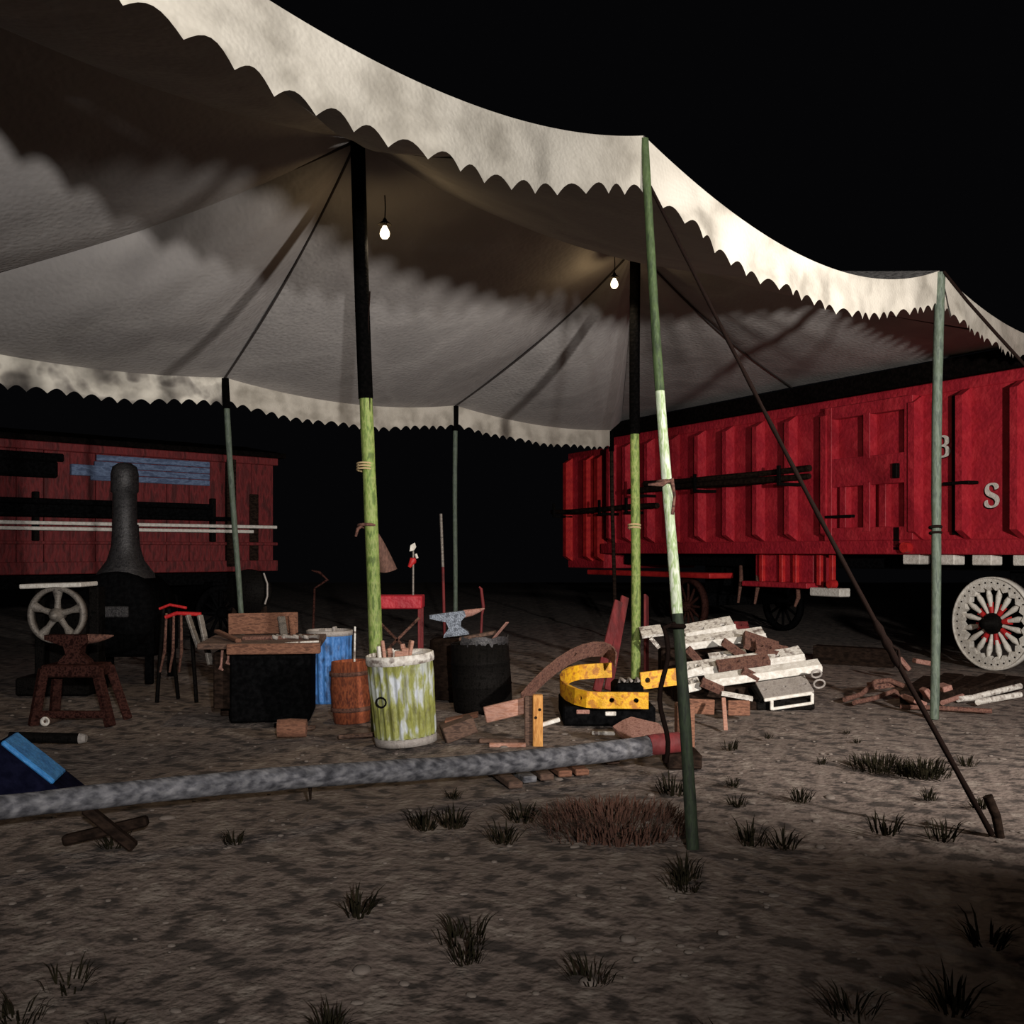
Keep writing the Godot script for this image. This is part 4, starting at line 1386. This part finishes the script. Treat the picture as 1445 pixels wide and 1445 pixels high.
	# loose boards near the log
	var loose := [["pale splintered board lying behind the log near the wooden bracket", 690, 1052, 742, 1062, 7.85, 0.05, "pink_wood"],
			["thin dark board lying behind the log under the bracket plank", 676, 1045, 740, 1053, 8.0, 0.07, "old_wood"],
			["white painted sliver leaning behind the raw wood post", 760, 1024, 790, 1015, 7.93, 0.05, "white_paint"],
			["pale strip of tin lying below the yellow hoop", 835, 1034, 868, 1037, 8.35, 0.03, "worn_white"],
			["dark stick lying on the dirt in front of the keg", 478, 1058, 530, 1036, 8.2, 0.05, "old_wood"],
			["brown stick lying between the keg and the work table", 400, 1050, 445, 1026, 8.5, 0.06, "old_wood"]]
	for e in loose:
		var pa := at(e[1], e[2], e[5])
		var pb := at(e[3], e[4], e[5])
		pa.y = maxf(pa.y, 0.02)
		pb.y = maxf(pb.y, 0.02)
		single_beam("loose_board", e[0], "board", pa, pb, e[6], 0.03, mats[e[7]], "loose boards on the dirt")
	t = thing("log_piece", "short sawn log piece lying on the dirt below the work table", "log", floor_at(410, 8.25))
	st = mb()
	tube(st, [Vector3(-0.1, 0.075, 0.0), Vector3(0.0, 0.078, -0.01), Vector3(0.12, 0.075, -0.02)], [0.07, 0.075, 0.07], 14)
	part(st, "trunk", mats.brown_wood, t)
	single_beam("rag_heap_board", "dark broken slab lying against the foot of the fluted trash can", "slab", at(625, 1036, 8.05), at(668, 1020, 8.1), 0.2, 0.12, mats.old_wood)
	single_beam("rag_heap_board", "brown slab tilted on the dark broken one beside the trash can", "slab", at(628, 1018, 8.2), at(675, 1008, 8.2), 0.14, 0.03, mats.brown_wood)
	# short planks poking out from under the log
	var shorts := [[690, 1083, 728, 1112, "old_wood"], [716, 1080, 748, 1104, "weathered_log"], [746, 1078, 772, 1101, "old_wood"], [772, 1076, 798, 1096, "brown_wood"], [800, 1075, 822, 1094, "brown_wood"], [846, 1066, 866, 1078, "old_wood"]]
	var ords := ["first from the trash can", "second from the trash can, pale and worn", "third from the trash can", "fourth from the trash can", "fifth from the trash can", "nearest the red log end"]
	for k in 6:
		var e = shorts[k]
		var pa := at(e[0], e[1], 2175.0 / (e[1] - 778.0) - 0.06)
		var pb := at(e[2], e[3], 2175.0 / (e[3] - 778.0) - 0.06)
		pa.y = 0.025
		pb.y = 0.03
		single_beam("short_plank", "short plank end poking out under the log, " + ords[k], "plank", pa, pb, 0.09, 0.04, mats[e[4]], "short planks under the log")
	# blue-edged crate at the near corner
	t = thing("blue_trunk", "navy trunk with a bright blue edge tipped over by the log end", "trunk", floor_at(66, 6.0))
	st = mb()
	var tip := Transform3D(Basis(Vector3.UP, 0.2) * Basis(Vector3(0, 0, 1), -0.72), Vector3(-0.02, 0.14, -0.15))
	box(st, tip * Transform3D(Basis.IDENTITY, Vector3(0, -0.16, 0)), Vector3(0.72, 0.36, 0.4), 0.015)
	part(st, "body", mats.navy, t)
	st = mb()
	box(st, tip * Transform3D(Basis.IDENTITY, Vector3(-0.16, 0.035, 0.06)), Vector3(0.36, 0.03, 0.3), 0.008)
	part(st, "blue_lid", mats.bright_blue_paint, t)
	t = thing("pipe", "dark iron pipe with a pale end lying by the navy trunk", "pipe", floor_at(88, 8.0))
	st = mb()
	tube(st, [Vector3(-0.35, 0.07, 0.1), Vector3(0.16, 0.05, 0.05)], 0.04, 12)
	part(st, "barrel", mats.black_iron, t)
	st = mb()
	tube(st, [Vector3(0.15, 0.05, 0.052), Vector3(0.2, 0.05, 0.05)], [0.042, 0.03], 12)
	part(st, "end_cap", mats.light_plate, t)
	t = thing("roller", "small wooden roller with a pale round end beside the anvil stand", "roller", floor_at(62, 8.75))
	st = mb()
	tube(st, [Vector3(0.0, 0.05, -0.35), Vector3(0.01, 0.05, 0.0)], 0.042, 14)
	part(st, "barrel", mats.old_wood, t)
	st = mb()
	lathe(st, Transform3D(Basis(Vector3.RIGHT, PI / 2), Vector3(0.01, 0.05, 0.0)), [Vector2(0.012, 0), Vector2(0.04, 0), Vector2(0.038, 0.01), Vector2(0.012, 0.01), Vector2(0.012, 0)], 16)
	part(st, "end_ring", mats.worn_white, t)

	# junk at the foot of the wagon
	single_beam("long_timber", "long dark timber lying on the ground under the wagon", "timber", at(1150, 925, 14.0), at(1262, 932, 13.5), 0.22, 0.28, mats.dark_wood)
	var junk := [["bent rusty bar curling over the dirt left of the guy rope", [Vector3(1192, 998, 10.2), Vector3(1215, 980, 10.4), Vector3(1235, 962, 10.6), Vector3(1255, 960, 10.6), Vector3(1275, 968, 10.5)], "rust", 0.026],
			["lower bent rusty bar crossing the first beside the guy rope", [Vector3(1205, 1000, 10.0), Vector3(1235, 985, 10.2), Vector3(1262, 975, 10.3), Vector3(1285, 990, 10.1), Vector3(1305, 1003, 9.9)], "rust", 0.024],
			["white tipped iron bar lying in the junk under the sunburst wheel", [Vector3(1352, 998, 10.2), Vector3(1372, 988, 10.3), Vector3(1390, 980, 10.4), Vector3(1440, 968, 10.6)], "worn_white", 0.03],
			["second pale iron bar lying below the sunburst wheel", [Vector3(1380, 1000, 10.0), Vector3(1402, 988, 10.2), Vector3(1440, 980, 10.3)], "worn_white", 0.03],
			["pale looped iron bar just under the sunburst wheel", [Vector3(1385, 966, 11.0), Vector3(1395, 962, 11.0), Vector3(1405, 962, 11.0), Vector3(1440, 958, 11.0)], "worn_white", 0.02],
			["thin pink rusty rod lying flat under the wheel", [Vector3(1350, 957, 11.5), Vector3(1390, 962, 11.3)], "pink_rust", 0.022],
			["pale oval link lying between the pole and the wheel", [Vector3(1356, 974, 10.9), Vector3(1364, 970, 10.95), Vector3(1373, 973, 10.9), Vector3(1366, 978, 10.85), Vector3(1356, 974, 10.9)], "pink_rust", 0.014],
			["brown bar slanting up right of the wagon-side pole", [Vector3(1330, 1000, 10.0), Vector3(1358, 982, 10.3)], "pink_rust", 0.025],
			["dark rusty bar lying along the front of the junk heap", [Vector3(1270, 1008, 9.75), Vector3(1320, 1012, 9.7), Vector3(1400, 1020, 9.5)], "rust", 0.022]]
	for e in junk:
		var q := thing("iron_bar", e[0], "iron bar", Vector3.ZERO, 0.0, "iron bars heaped under the wagon")
		st = mb()
		var line := []
		for p in e[1]:
			var w := at(p.x, p.y, p.z)
			w.y = maxf(w.y, e[3])
			line.append(w)
		tube(st, line, e[3], 8)
		part(st, "bar", mats[e[2]], q)
	var slabs := [["pink rusty plate lying left of the wagon-side pole foot", 1282, 985, 1299, 992, 9.9, 0.3], ["pink rusty plate standing between rope and pole", 1303, 972, 1312, 985, 9.95, 0.14], ["pink rusty plate just right of the wagon-side pole", 1325, 972, 1338, 968, 10.0, 0.2],
			["reddish block behind the rope under the wagon", 1268, 928, 1282, 945, 11.6, 0.1], ["rounded brown block beside the wagon-side pole", 1290, 932, 1312, 936, 11.5, 0.12], ["flat brown plank lying in the junk left of the rope", 1228, 968, 1262, 964, 10.7, 0.22]]
	for e in slabs:
		var pa := at(e[1], e[2], e[5])
		var pb := at(e[3], e[4], e[5])
		single_beam("rusty_plate", e[0], "plate", pa, pb, e[6], 0.05, mats.pink_rust if e[6] != 0.22 else mats.rust, "rusty plates under the wagon")
	t = thing("scrap_heap_base", "low dark heap of scrap timber below the rusty plates", "timber", floor_at(1330, 10.5))
	for k in 5:
		st = mb()
		beam(st, Vector3(-0.45 + k * 0.2, 0.05, 0.35 - 0.1 * k), Vector3(0.1 + k * 0.22, 0.1 + 0.03 * (k % 2), -0.5), 0.2, 0.12, 0.01)
		part(st, "timber", mats.dark_wood, t)

func tuft(label: String, group: String, where: Vector3, n: int, spread: float, height: float, m: Material, seed_no: int, called := "weed_tuft", cat := "weed") -> void:
	rng.seed = seed_no
	var st := mb()
	for k in n:
		var a := rng.randf() * TAU
		var r := spread * sqrt(rng.randf())
		var p := Vector3(cos(a) * r, 0, sin(a) * r)
		var lean := Vector3(cos(a), 0, sin(a)) * rng.randf_range(0.3, 1.0) * height + Vector3(rng.randf_range(-0.3, 0.3), 0, rng.randf_range(-0.3, 0.3)) * height
		var h := height * rng.randf_range(0.4, 1.0)
		var side := lean.cross(Vector3.UP).normalized() * height * 0.05
		if side.length() < 0.001:
			side = Vector3(0.003, 0, 0)
		var mid := p + lean * 0.45 + Vector3.UP * h * 0.75
		var tipv := p + lean + Vector3.UP * h
		face(st, [p - side, p + side, mid + side * 0.7, mid - side * 0.7], mid - Vector3.UP)
		face(st, [mid - side * 0.7, mid + side * 0.7, tipv], mid - Vector3.UP)
	var o := part(st, called, m)
	o.position = where
	tag(o, label, cat, group)
	if cat == "straw":
		o.set_meta("kind", "stuff")

func build_ground() -> void:
	var st := mb()
	st.set_smooth_group(1)
	var f := FastNoiseLite.new()
	f.seed = 11
	f.frequency = 0.55
	f.fractal_octaves = 5
	var xs := []
	var zs := []
	for i in 221:
		var u := (i - 110) / 110.0
		xs.append(6.0 * u + 34.0 * pow(absf(u), 3.0) * signf(u))
	for i in 301:
		var u := i / 300.0
		zs.append(5.0 - 18.0 * u - 37.0 * pow(u, 3.5))
	var g := []
	for z in zs:
		var row := []
		for x in xs:
			var y: float = f.get_noise_2d(x, z) * 0.035 - 0.012
			row.append(Vector3(x, y, z))
		g.append(row)
	for i in 300:
		for j in 220:
			face(st, [g[i][j], g[i][j + 1], g[i + 1][j + 1], g[i + 1][j]], g[i][j] - Vector3.UP)
	struct(st, "ground", mats.dirt, "bare trampled brown dirt of the yard", "ground")

	# loose stones: too many to count
	var mm := MultiMesh.new()
	mm.transform_format = MultiMesh.TRANSFORM_3D
	var ps := mb()
	lathe(ps, Transform3D.IDENTITY, [Vector2(0, -0.4), Vector2(0.8, -0.3), Vector2(1, 0), Vector2(0.7, 0.45), Vector2(0, 0.6)], 7)
	ps.generate_normals()
	mm.mesh = ps.commit()
	mm.instance_count = 500
	rng.seed = 21
	for k in 500:
		var d := rng.randf_range(2.5, 11.0)
		var x := rng.randf_range(-0.55, 0.55) * d
		var s := rng.randf_range(0.006, 0.02) * (1.0 if k % 9 else 1.8)
		var bs := Basis(Vector3.UP, rng.randf() * TAU) * Basis.from_scale(Vector3(s * rng.randf_range(0.8, 1.6), s * 0.7, s))
		mm.set_instance_transform(k, Transform3D(bs, Vector3(x, f.get_noise_2d(x, -d) * 0.035 - 0.01, -d)))
	var o := MultiMeshInstance3D.new()
	o.multimesh = mm
	o.material_override = mats.stone
	o.name = "pebbles"
	add_child(o, true)
	tag(o, "small clods and pebbles scattered over the bare dirt", "pebbles")
	o.set_meta("kind", "stuff")

	# weeds
	tuft("large reddish heap of dry straw and weeds beside the leaning front pole", "", floor_at(868, 5.6), 750, 0.40, 0.10, mats.straw, 3, "straw_heap", "straw")
	tuft("thin trail of reddish straw running out from the straw heap", "", floor_at(818, 5.5), 200, 0.28, 0.05, mats.straw, 4, "straw_heap", "straw")
	tuft("dark bushy weed clump on the open dirt right of the pole, nearest the white pile", "", floor_at(1240, 7.1), 240, 0.2, 0.09, mats.weed, 6)
	tuft("dark bushy weed clump just left of the guy rope", "", floor_at(1300, 6.9), 240, 0.18, 0.1, mats.weed, 7)
	var spots := [[600, 1168, 0.11], [640, 1165, 0.11], [738, 1158, 0.11], [710, 1188, 0.1], [640, 1126, 0.06], [1030, 1058, 0.08], [1035, 1110, 0.06], [1040, 1138, 0.07], [1130, 1130, 0.09], [1160, 1078, 0.05], [1085, 1042, 0.05], [1310, 1128, 0.07],
			[1060, 1190, 0.11], [1105, 1195, 0.1], [1250, 1175, 0.11], [1330, 1185, 0.1], [950, 1120, 0.12], [1365, 1080, 0.08], [1385, 1140, 0.08], [160, 1195, 0.1], [330, 1190, 0.07], [1195, 1035, 0.04], [1210, 1048, 0.04]]
	for k in spots.size():
		var e = spots[k]
		tuft("small dark weed tuft growing in the open dirt of the foreground", "weed tufts in the foreground dirt", floor_at(e[0], 2175.0 / (e[1] - 778.0)), 38, e[2] * 0.7, e[2], mats.weed, 40 + k)
	rng.seed = 90
	for k in 14:
		var d := rng.randf_range(2.9, 5.0)
		tuft("small dark weed tuft growing in the open dirt of the foreground", "weed tufts in the foreground dirt", Vector3(rng.randf_range(-0.5, 0.5) * d, 0, -d), 34, rng.randf_range(0.04, 0.09), rng.randf_range(0.06, 0.12), mats.weed, 200 + k)

# ------------------------------------------------------------------ scene
func spot(called: String, from: Vector3, to: Vector3, energy: float, angle: float, size: float, c: Color) -> void:
	var l := SpotLight3D.new()
	l.name = called
	add_child(l, true)
	l.look_at_from_position(from, to)
	l.light_color = c
	l.light_energy = energy
	l.spot_range = 80.0
	l.spot_attenuation = 2.0
	l.spot_angle = angle
	l.spot_angle_attenuation = 1.0
	l.light_size = size
	l.shadow_enabled = true

func _ready() -> void:
	var cam := Camera3D.new()
	cam.name = "camera"
	cam.projection = Camera3D.PROJECTION_FRUSTUM
	cam.near = 0.1
	cam.far = 200.0
	cam.size = 0.1 * 1445.0 / LENS
	cam.frustum_offset = Vector2(0, 0.1 * (778.0 - 722.5) / LENS)
	cam.position = Vector3(0, EYE, 0)
	add_child(cam, true)
	cam.make_current()

	var we := WorldEnvironment.new()
	we.name = "environment"
	var env := Environment.new()
	env.background_mode = Environment.BG_COLOR
	env.background_color = Color(0.02, 0.02, 0.024)
	env.tonemap_mode = Environment.TONE_MAPPER_LINEAR
	env.tonemap_exposure = 1.0
	env.sdfgi_enabled = true
	env.ssao_enabled = true
	env.ssil_enabled = true
	we.environment = env
	add_child(we, true)

	# the photographer's two lamps: a flood on a stand off to the right, a weaker flash by the camera
	spot("flood_lamp", Vector3(4.3, 2.15, -2.5), Vector3(2.4, 2.7, -13.0), 78.0, 50.0, 0.12, Color(1.0, 0.97, 0.94))
	spot("flash_lamp", Vector3(0.8, 2.2, 2.0), Vector3(-2.0, 3.3, -10.0), 66.0, 35.0, 0.06, Color(1.0, 0.98, 0.96))

	make_materials()
	build_ground()
	build_tent()
	build_right_wagon()
	build_left_wagon()
	build_poles()
	build_ropes()
	build_smithy()
	build_yard()
	build_bulbs()
